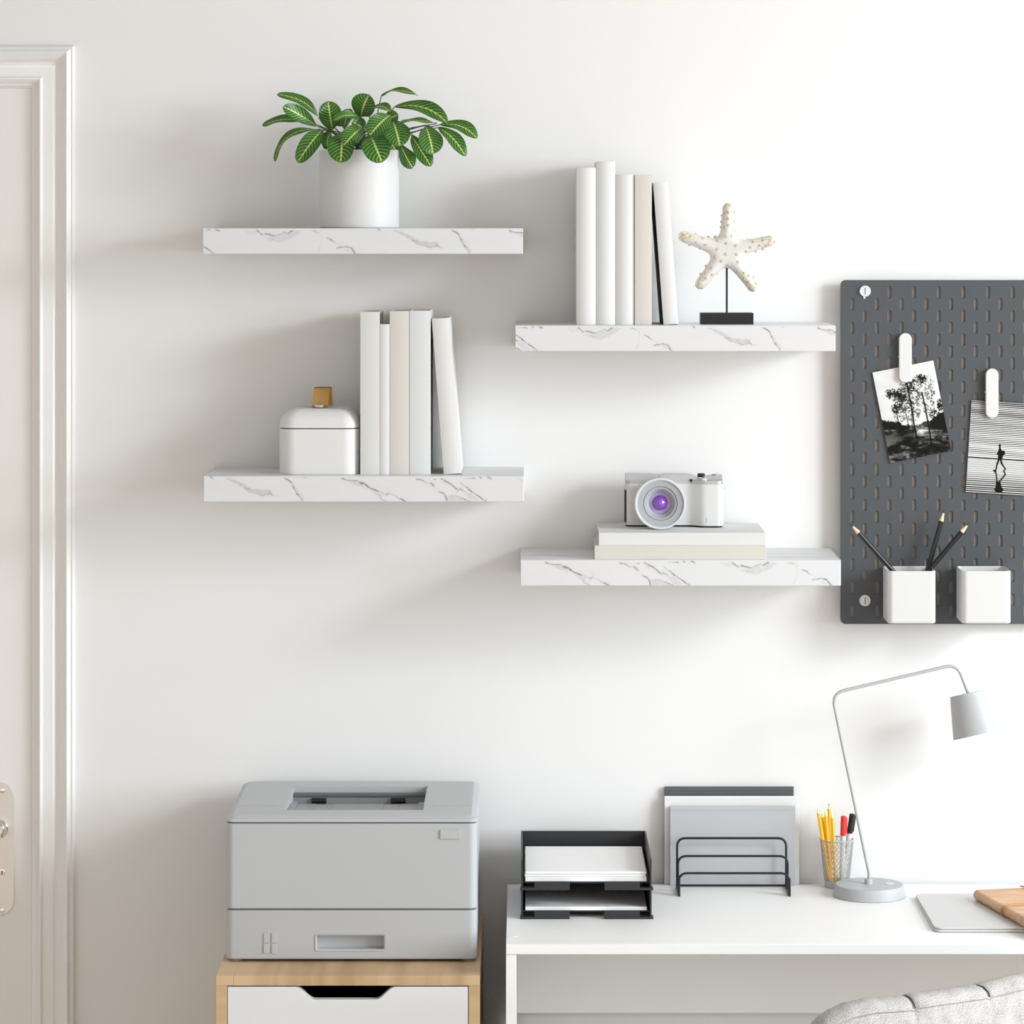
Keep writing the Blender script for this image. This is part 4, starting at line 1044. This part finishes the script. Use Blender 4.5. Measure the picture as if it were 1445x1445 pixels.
def marker(top, bot_, dt, db, cap_frac, mcap, label):
    a, b_ = ext(top, bot_, dt, db, DZT+.0035); ax = (a-b_).normalized(); L_ = (a-b_).length
    o = thing('marker', label, 'marker', b_, 'markers in the mesh cup')
    T = Matrix.Translation(b_) @ ax.to_track_quat('Z', 'Y').to_matrix().to_4x4(); r_ = .0047
    bm = bmesh.new(); lathe(bm, [(0, 0), (r_*.85, 0), (r_*.92, .001), (r_*.92, L_-cap_frac+.001)], 20, T); obj('barrel', bm, M_white, o)
    bm = bmesh.new(); prof_ = [(r_, L_-cap_frac)]
    for i in range(9):
        zz = L_-cap_frac+cap_frac*(.06+.84*i/8); prof_ += [(r_, zz), (r_*1.05, zz+.0008)]
    prof_ += [(r_, L_-.0012), (r_*.8, L_), (0, L_)]
    lathe(bm, prof_, 20, T); obj('cap', bm, mcap, o, 25)
    bm = bmesh.new(); box(bm, -.0012, .0012, -r_-.0016, -r_*.9, L_-cap_frac+.003, L_-.003, .0004, 1, 0, T); obj('pocket_clip', bm, mcap, o)
marker((1190.6, 1151.5), (1189.6, 1186), .040, .040, .0315, M_red, 'red capped marker in the mesh cup')
marker((1203.0, 1148.3), (1197.4, 1186), .030, .031, .0315, M_black, 'black capped marker leaning right in the mesh cup')

# desk lamp
ld = .108; lk = lambda p: at(1100+p[0]/2.652, 900+p[1]/2.652, ld)
lbx = X(1227, ld)
lamp = thing('desk_lamp', 'light grey desk lamp with a bent arm and conical shade', 'lamp', (lbx, -ld, DZT))
bm = bmesh.new(); lathe(bm, [(0, .0003), (.0575, .0003), (.0582, .001), (.0545, .0165), (.0535, .0185), (.0515, .0192), (0, .0194)], 72, Matrix.Translation((lbx, -ld, DZT))); obj('base', bm, M_lamp, lamp)
bm = bmesh.new(); lathe(bm, [(.0062, .019), (.0062, .0262), (.0055, .027), (0, .027)], 28, Matrix.Translation((X(1225.5, ld), -ld, DZT))); obj('collar', bm, M_lamp, lamp)
bm = bmesh.new(); bc = Vector((X(1254.5, ld-.0), -ld, DZT+.0193)); lathe(bm, [(.0075, 0), (.0075, .0005), (.0068, .0008), (0, .0008)], 28, Matrix.Translation(bc)); obj('touch_button', bm, M_white, lamp)
arm = rounded([lk(p) for p in ((336, 908), (335, 880), (196, 208), (665, 98), (707, 210))], [.02, .022, .022], 10)
bm = bmesh.new(); tube(bm, arm, .0027, 14); obj('arm', bm, M_lamp, lamp)
tc_, bc_ = (lk((640, 222))+lk((773, 197)))/2, (lk((650, 383))+lk((832, 345)))/2
vw = (bc_-Vector((0, -CAM_D, EYE))).normalized(); ax = (tc_-bc_).normalized(); ax.y = -(ax.x*vw.x+ax.z*vw.z)/vw.y; ax.normalize(); Ls = (tc_-bc_).length; rt, rb = (lk((773, 197))-lk((640, 222))).length/2, (lk((832, 345))-lk((650, 383))).length/2
T = Matrix.Translation(bc_) @ ax.to_track_quat('Z', 'Y').to_matrix().to_4x4()
bm = bmesh.new(); lathe(bm, [(rb-.0012, .0), (rb, 0), (rt, Ls-.001), (rt-.001, Ls), (0, Ls), (0, Ls-.002), (rt-.0025, Ls-.002), (rb-.0012, 0)], 64, T, cap0=False, cap1=False); obj('shade', bm, M_lamp, lamp)
bm = bmesh.new(); lathe(bm, [(.008, Ls-.002), (.008, Ls-.020), (.013, Ls-.032), (.014, Ls-.042), (.009, Ls-.052), (0, Ls-.055)], 24, T); obj('bulb', bm, M_bulb, lamp)

# laptop and leather notebook
lx0 = .6205; ly0, ly1 = -.387, -.127
lap = thing('laptop', 'closed silver grey laptop lying on the desk under the leather notebook', 'laptop', (lx0+.18, (ly0+ly1)/2, DZT))
bm = bmesh.new(); prism(bm, rrect(lx0, lx0+.36, ly0, ly1, .012, 8), DZT+.0006, DZT+.0042, 'z', .0010, 2); obj('base', bm, M_laptop, lap)
bm = bmesh.new(); prism(bm, rrect(lx0+.0008, lx0+.3592, ly0+.0008, ly1-.0008, .012, 8), DZT+.0046, DZT+.0076, 'z', .0010, 2); obj('lid', bm, M_laptop, lap)
bm = bmesh.new(); prism(bm, rrect(lx0+.004, lx0+.356, ly0+.004, ly1-.004, .010, 6), DZT+.0040, DZT+.0048, 'z'); obj('seam', bm, M_slot, lap)
nb0 = Vector((.7065, -.180, DZT+.0078)); na = R(12.2); NT = .0158; NL, NW = .27, .165
T = Matrix.Translation(nb0) @ Matrix.Rotation(na, 4, 'Z')     # x: across the cover, -y: along the spine to the room
note = thing('notebook', 'tan leather notebook with a tied cord on the grey laptop', 'notebook', nb0)
bm = bmesh.new()
prof_ = []
for i in range(13): a = R(90+180*i/12); prof_.append((NT*.42+NT*.42*math.cos(a), NT/2+NT/2*math.sin(a)))
prof_ = [(NW, NT)]+prof_+[(NW, 0), (NW, .0025), (NT*.5, .0025)]+[(NT*.42+(NT*.42-.0025)*math.cos(R(270-180*i/8)), NT/2+(NT/2-.0025)*math.sin(R(270-180*i/8))) for i in range(9)]+[(NW, NT-.0025)]
prism(bm, prof_, -NL, 0, 'y', .0006, 1, 0, T); obj('leather_cover', bm, M_leather2, note)
bm = bmesh.new(); box(bm, NT*.42, NW-.004, -NL+.004, -.004, .0027, NT-.0027, 0, 1, 0, T); obj('pages', bm, M_pages, note)
for off in (0, .005):
    cyy = -.128-off
    pth = [(NW, cyy+.012, NT+.0008), (NT*.42, cyy, NT+.0009)]+[(NT*.42+(NT*.42+.0009)*math.cos(R(90+180*i/10)), cyy, NT/2+(NT/2+.0009)*math.sin(R(90+180*i/10))) for i in range(1, 10)]+[(NT*.5, cyy, -.0003+.0009)]
    bm = bmesh.new(); tube(bm, [T @ Vector(p) for p in pth], .0010, 8); obj('cord', bm, M_leatherd, note)
bm = bmesh.new(); prism(bm, [(.0775, .002), (.105, .004), (.125, -.02), (.10, -.03)], NT+.0012, NT+.0030, 'z', .0004, 1, 0, T); obj('tie_flap', bm, M_leather2, note)

# ------------------------------------------------------------------ wooden cabinet with drawers
CF, CT = .46, .681
cx0_, cx1_ = X(304.6, CF), X(677, CF); ct0 = Z(1391, CF)
cab = thing('drawer_cabinet', 'pine wood cabinet with white drawer front under the printer', 'cabinet', ((cx0_+cx1_)/2, -CF/2, 0))
bm = bmesh.new(); box(bm, cx0_+.026, cx1_, -CF, -.012, ct0, CT, .0006, 1); obj('top_board', bm, M_pine, cab)
bm = bmesh.new(); box(bm, cx0_, cx0_+.026, -CF, -.012, ct0, CT, .0006, 1); obj('corner_block', bm, M_pinee, cab)
sw_ = X(320.2, CF)-X(304.6, CF)
for x0, x1 in ((cx0_, cx0_+sw_), (cx1_-sw_, cx1_)):
    bm = bmesh.new(); box(bm, x0, x1, -CF, -.012, 0, ct0-.0001, .0005, 1); obj('side_board', bm, M_pinef, cab)
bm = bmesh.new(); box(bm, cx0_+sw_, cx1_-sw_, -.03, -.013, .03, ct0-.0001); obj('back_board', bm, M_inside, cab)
bm = bmesh.new(); box(bm, cx0_+sw_, cx1_-sw_, -CF+.004, -.031, .02, .035); obj('bottom_board', bm, M_pinef, cab)
fx0, fx1 = cx0_+sw_+.0009, cx1_-sw_-.0009
def drawer(z0, z1):
    cxx = X(487, CF); hw1, hw0 = X(556, CF)-X(487, CF), X(530, CF)-X(487, CF); dp = (1410.6-1392.5)/PXM*.9164
    left_cut = [(fx0, z1), (cxx-hw1-.006, z1)]
    # S-shaped sides of the finger cut-out
    for i in range(11):
        t = i/10; sm = t*t*(3-2*t); left_cut.append((cxx-hw1+(hw1-hw0)*t*1.0-.002*(1-t), z1-dp*sm))
    right_cut = [(2*cxx-x, z) for x, z in left_cut[::-1]][:-1]+[(fx1, z1)]
    pts = left_cut+right_cut+[(fx1, z0), (fx0, z0)]
    bm = bmesh.new(); prism(bm, pts, -CF+.0005, -CF+.016, 'y', .0012, 2); o = obj('drawer_front', bm, M_drawer, cab)
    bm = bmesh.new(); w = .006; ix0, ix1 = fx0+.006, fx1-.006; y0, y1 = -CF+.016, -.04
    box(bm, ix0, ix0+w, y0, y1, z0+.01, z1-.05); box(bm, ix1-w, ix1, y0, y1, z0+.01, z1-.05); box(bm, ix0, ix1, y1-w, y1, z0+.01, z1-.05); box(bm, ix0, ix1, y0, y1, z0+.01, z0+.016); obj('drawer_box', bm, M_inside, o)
dz1 = Z(1392.6, CF)
drawer(dz1-.20, dz1); drawer(dz1-.405, dz1-.2025); drawer(.037, dz1-.4075)
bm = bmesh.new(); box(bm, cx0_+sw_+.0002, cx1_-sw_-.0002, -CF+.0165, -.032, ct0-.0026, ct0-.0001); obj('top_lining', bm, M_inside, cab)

# ------------------------------------------------------------------ printer
PF = .368; kpz = lambda p, d=PF: at(280+p[0]/3.284, 1080+p[1]/3.284, d)
pr0, pr1 = kpz((126, 0)).x, kpz((1291, 0)).x; PBk = .035
PZ0 = CT+.0045; PZ1 = Z(1283.8, PF); PZ2 = Z(1161.2, PF); PZ3 = .9015
printer = thing('printer', 'grey laser printer standing on the pine cabinet', 'printer', ((pr0+pr1)/2, -(PF+PBk)/2, CT))
def pbody(name, z0, z1, ins=0):
    bm = bmesh.new(); prism(bm, rrect(pr0+ins, pr1-ins, -PF+ins, -PBk-ins, .012, 8), z0, z1, 'z', .0022 if ins == 0 else 0, 3); return obj(name, bm, M_print1 if ins == 0 else M_print3, printer)
# paper drawer with a real handle recess: front wall as frame around the opening
hx0_, hx1_, hz0, hz1 = X(447, PF), X(541.8, PF), Z(1339.5, PF), Z(1320, PF)
def holed_block(name, z0, z1, hole, depth, ins_mat):
    """rounded block whose front face has a rectangular recess"""
    x0, x1, zA, zB = hole
    bm = bmesh.new()
    prism(bm, rrect(pr0, pr1, -PF, -PBk, .012, 8), z0, z1, 'z', .0022, 3)
    o = obj(name, bm, [M_print1, ins_mat], printer)
    c = bmesh.new(); box(c, x0, x1, -PF-.01, -PF+depth, zA, zB, .002, 2)
    me = bpy.data.meshes.new('cutter'); bmesh.ops.recalc_face_normals(c, faces=c.faces); c.to_mesh(me); c.free(); me.materials.append(M_print1); me.materials.append(ins_mat)
    return boolean(o, me)
def boolean(o, cut_me):
    co = bpy.data.objects.new('cutter', cut_me); COL.objects.link(co)
    co.location = ORIGIN[printer.name]*0
    # o is parented to the printer: work in local coordinates of o
    cut_me.transform(Matrix.Translation(-ORIGIN[o.name])); co.location = (0, 0, 0)
    par = o.parent; o.parent = None; o.matrix_world = Matrix.Identity(4)
    md_ = o.modifiers.new('cut', 'BOOLEAN'); md_.operation = 'DIFFERENCE'; md_.object = co; md_.solver = 'EXACT'
    bpy.context.view_layer.update()
    dg = bpy.context.evaluated_depsgraph_get()
    new = bpy.data.meshes.new_from_object(o.evaluated_get(dg))
    o.modifiers.clear(); old = o.data; o.data = new
    bpy.data.objects.remove(co); bpy.data.meshes.remove(old)
    b2 = bmesh.new(); b2.from_mesh(new); b2.normal_update()
    for f in b2.faces: f.smooth = True
    for e_ in b2.edges: e_.smooth = not (len(e_.link_faces) == 2 and e_.calc_face_angle(0) > R(30))
    b2.to_mesh(new); b2.free()
    o.parent = par
    return o
tray_o = holed_block('paper_drawer', PZ0, PZ1-.0012, (hx0_, hx1_, hz0, hz1), .018, M_print1)
fr = rrect(hx0_-.0022, hx1_+.0022, hz0-.0022, hz1+.0022, .0035, 5); fi = rrect(hx0_-.0002, hx1_+.0002, hz0-.0002, hz1+.0002, .0022, 5)
bm = bmesh.new(); A = [bm.verts.new((x, -PF-.0012, z)) for x, z in fr]; B = [bm.verts.new((x, -PF-.0004, z)) for x, z in fi]; C = [bm.verts.new((x, -PF+.001, z)) for x, z in fr]; D_ = [bm.verts.new((x, -PF+.004, z)) for x, z in fi]
n = len(A)
for i in range(n):
    j = (i+1) % n
    bm.faces.new((A[i], A[j], B[j], B[i])); bm.faces.new((A[i], C[i], C[j], A[j])); bm.faces.new((B[i], B[j], D_[j], D_[i]))
obj('handle_frame', bm, M_print1, tray_o)
pbody('lower_seam', PZ1-.002, PZ1+.002, .003)
pbody('main_body', PZ1+.0012, PZ2-.0012)
pbody('upper_seam', PZ2-.002, PZ2+.002, .003)
# lid with chamfered front and an output well
bm = bmesh.new(); rings = []
ch = [(0, PZ2+.0012), (0, PZ2+.0035), (.0008, PZ2+.0050), (.0055, PZ3-.0022), (.0075, PZ3-.0006), (.0100, PZ3)]
for ins, z in ch: rings.append([bm.verts.new((x, y, z)) for x, y in rrect(pr0+ins, pr1-ins, -PF+ins, -PBk-ins, max(.012-ins*.3, .006), 8)])
bm.faces.new(rings[0][::-1]); bm.faces.new(rings[-1])
for a, c in zip(rings, rings[1:]):
    n = len(a)
    for i in range(n): bm.faces.new((a[i], a[(i+1) % n], c[(i+1) % n], c[i]))
lid_o = obj('lid', bm, [M_print1, M_print2], printer, 30)
def topd(py): return CAM_D*(1-(EYE-PZ3)*PXM/(py-VY))
wd0, wd1 = topd(1143.0), topd(1109.0)
wx0, wx1 = X(399.5, wd0), X(598, wd0)
c = bmesh.new(); box(c, wx0, wx1, -wd0, -wd1, PZ2-.05, PZ3+.02)
bmesh.ops.recalc_face_normals(c, faces=c.faces); me = bpy.data.meshes.new('cutter'); c.to_mesh(me); c.free(); me.materials.append(M_print1)
boolean(lid_o, me)
body_o = [o for o in printer.children if o.name.startswith('main_body')][0]
c = bmesh.new(); box(c, wx0, wx1, -wd0, -wd1, PZ2-.045, PZ2+.02); bmesh.ops.recalc_face_normals(c, faces=c.faces); me = bpy.data.meshes.new('cutter'); c.to_mesh(me); c.free(); me.materials.append(M_print1)
boolean(body_o, me)
seam_o = [o for o in printer.children if o.name.startswith('upper_seam')][0]
c = bmesh.new(); box(c, wx0-.001, wx1+.001, -wd0-.001, -wd1+.001, PZ2-.045, PZ2+.02); bmesh.ops.recalc_face_normals(c, faces=c.faces); me = bpy.data.meshes.new('cutter'); c.to_mesh(me); c.free(); me.materials.append(M_print1)
boolean(seam_o, me)
# inside the well: rear wall is the body, then a slot bar with two rollers and a sloping ribbed tray
wq = lambda cx_, d_: X(380+cx_/6.02, d_)
bar_d = wd1+.014
zq = lambda py, d_: Z(py, d_)
bm = bmesh.new(); box(bm, wx0+.0002, wx1-.0002, -wd1-.0022, -wd1-.0001, PZ2-.0440, PZ3-.0012, .0003, 1)
box(bm, wx0+.0001, wx0+.0016, -wd0+.0004, -wd1-.0022, PZ2-.0440, PZ3-.0012); box(bm, wx1-.0016, wx1-.0001, -wd0+.0004, -wd1-.0022, PZ2-.0440, PZ3-.0012)
obj('output_well', bm, M_print1, printer)
zt_ = zq(1120, bar_d); zl_ = zq(1124, bar_d)
bm = bmesh.new(); box(bm, wx0+.0018, wx1-.0018, -bar_d-.003, -wd1-.0024, zl_, zt_, .0006, 1); obj('exit_lip', bm, M_print3, printer)
bm = bmesh.new(); box(bm, wx0+.0018, wx1-.0018, -bar_d, -wd1-.0024, PZ2-.0438, zl_-.0001, .0004, 1); obj('exit_bar', bm, M_print2, printer)
for a, b_ in ((362, 485), (1035, 1158)):
    bm = bmesh.new(); zc_ = zq(1130, bar_d); x0, x1 = wq(a, bar_d), wq(b_, bar_d)
    tube(bm, [(x0, -bar_d-.001, zc_), (x1, -bar_d-.001, zc_)], .0045, 18); obj('roller', bm, M_printb, printer)
bm = bmesh.new()
dt_ = bar_d+.030; zt2_ = zq(1134.3, dt_)
edges_ = [(118, .003), (190, 0), (355, -.0006), (500, 0), (945, -.0006), (1085, 0), (1245, .003), (1315, 0)]
xs_ = [wx0+.0018]+[wq(e_[0], wd0-.03) for e_ in edges_[1:-1]]+[wx1-.0018]
for i, (x0, x1) in enumerate(zip(xs_, xs_[1:])):
    up = edges_[i][1]
    prism(bm, [(-wd0+.0005, PZ3-.006+up*.3), (-dt_, zt2_+up), (-dt_, PZ2-.0438), (-wd0+.0005, PZ2-.0438)], x0+.0002, x1-.0002, 'x', .0003, 1)
obj('output_tray', bm, M_print2, printer)
bm = bmesh.new(); zz0, zz1 = Z(1183.6, PF), Z(1170.6, PF); prism(bm, rrect(X(621, PF), X(650, PF), zz0, zz1, .0018, 4), -PF-.0022, -PF+.001, 'y', .0007, 2); obj('power_button', bm, M_print1, printer)
for x0, x1 in ((372.2, 380.4), (383.2, 391)):
    for y0, y1 in ((1316, 1330), (1331.2, 1345)):
        bm = bmesh.new(); prism(bm, rrect(X(x0, PF), X(x1, PF), Z(y1, PF), Z(y0, PF), .0014, 4), -PF-.0018, -PF+.001, 'y', .0006, 2); obj('panel_button', bm, M_print1, printer)
for x in (X(332, PF), X(660, PF)):
    for y in (-PF+.018, -PBk-.03):
        bm = bmesh.new(); lathe(bm, [(0, CT+.0002), (.0085, CT+.0002), (.0085, PZ0+.001), (0, PZ0+.001)], 24, Matrix.Translation((x, y, 0))); obj('foot', bm, M_print2, printer)
# panel line across the lid
bm = bmesh.new(); ld_ = topd(1137.8)
for x0, x1 in ((pr0+.0102, wx0-.001), (wx1+.001, pr1-.0102)):
    bm = bmesh.new(); box(bm, x0, x1, -ld_-.0003, -ld_+.0003, PZ3-.0002, PZ3+.00015); obj('lid_line', bm, M_print2, printer)

# ------------------------------------------------------------------ upholstered chair, back to the camera
CXa, Cda, CR = .242, .343, .60          # centre (x, distance from wall) and radius of the backrest's arc
TH0, TH1 = 11.6, 72.0
SXc, Sdc = .476, .585
chair = thing('armchair', 'grey upholstered chair with seamed backrest in front of the desk', 'chair', (SXc, -Sdc, 0))
OPX = np.array([1120, 1128, 1134, 1141, 1146, 1153, 1163, 1175, 1198, 1232, 1277, 1288, 1383, 1392, 1445, 1475, 1500, 1512, 1520, 1530])
OPY = np.array([1640, 1530, 1490, 1465, 1455, 1444.5, 1435, 1427.5, 1416.6, 1410, 1407.5, 1404, 1390.8, 1388.5, 1376, 1371, 1372, 1385, 1420, 1600])
NOT = [28.4, 41.2, 54.0]
def crest(th):
    a = R(th); x = CXa+CR*math.sin(a); d = Cda+CR*math.cos(a); k = (CAM_D-d)/CAM_D
    z = EYE-(float(np.interp(VX+x*PXM/k, OPX, OPY))-VY)/PXM*k
    for n_ in NOT: z -= .0022*math.exp(-((th-n_)/.35)**2)
    return max(z, .47)
RP = [(-.044, None), (-.043, -.10), (-.040, -.03), (-.034, -.012), (-.022, -.003), (-.010, 0), (.002, -.001), (.0105, -.006), (.0145, -.0125), (.0148, -.0150), (.0125, -.0163), (.0152, -.0178), (.0182, -.030), (.022, -.07), (.025, -.15), (.022, None)]
bm = bmesh.new(); NP = 320; lay = bm.loops.layers.uv.verify(); rows = []
def cpt(th, r_, z): a = R(th); return Vector((CXa+(CR+r_)*math.sin(a), -(Cda+(CR+r_)*math.cos(a)), z))
for i in range(NP+1):
    t = i/NP; th = TH0+(TH1-TH0)*t; zc_ = crest(th); row = []; s_len = 0; prev = None
    endf = min(1.0, (min(th-TH0, TH1-th)+.15)/1.6); endf = math.sqrt(max(0, 1-(1-endf)**2))*.75+.25   # the roll thins out at both ends
    for r_, dz_ in RP:
        z = .40 if dz_ is None else max(zc_+dz_, .405)
        puff = 0
        if dz_ is not None:
            for n_ in NOT: puff -= .0022*math.exp(-((th-n_)/.5)**2)*(1 if abs(dz_) < .02 else .35)
        rr = -.010+(r_+.010)*endf+(puff if r_ > -.01 else -puff)
        q = cpt(th, rr, z)
        if prev is not None: s_len += (q-prev).length
        prev = q
        row.append((bm.verts.new(q), (CR*R(th), s_len)))
    rows.append(row)
for ra, rb_ in zip(rows, rows[1:]):
    for j in range(len(RP)-1):
        c4 = (ra[j], rb_[j], rb_[j+1], ra[j+1]); f = bm.faces.new([c[0] for c in c4])
        for l, c in zip(f.loops, c4): l[lay].uv = c[1]
    f = bm.faces.new((ra[-1][0], rb_[-1][0], rb_[0][0], ra[0][0]))
for row in (rows[0], rows[-1]): bm.faces.new([c[0] for c in row])
back = obj('backrest', bm, M_fabric, chair, 60)
for n_ in NOT:
    zc_ = crest(n_); bm = bmesh.new(); tube(bm, [cpt(n_, r_, zc_+dz_+.0007) for r_, dz_ in RP[5:9]], .0011, 6); obj('seam_stitch', bm, M_seam, back)
bm = bmesh.new(); lathe(bm, [(0, .38), (.225, .38), (.238, .395), (.238, .45), (.22, .47), (0, .475)], 48, Matrix.Translation((SXc, -Sdc, 0))); obj('seat', bm, M_fabricplain, chair)
for a in (45, 135, 225, 315):
    bm = bmesh.new(); v_ = Vector((math.cos(R(a)), math.sin(R(a)), 0)); c0 = Vector((SXc, -Sdc, 0)); tube(bm, [c0+v_*.23+Vector((0, 0, .0005)), c0+v_*.17+Vector((0, 0, .385))], [.010, .016], 16); obj('leg', bm, M_leg, chair)
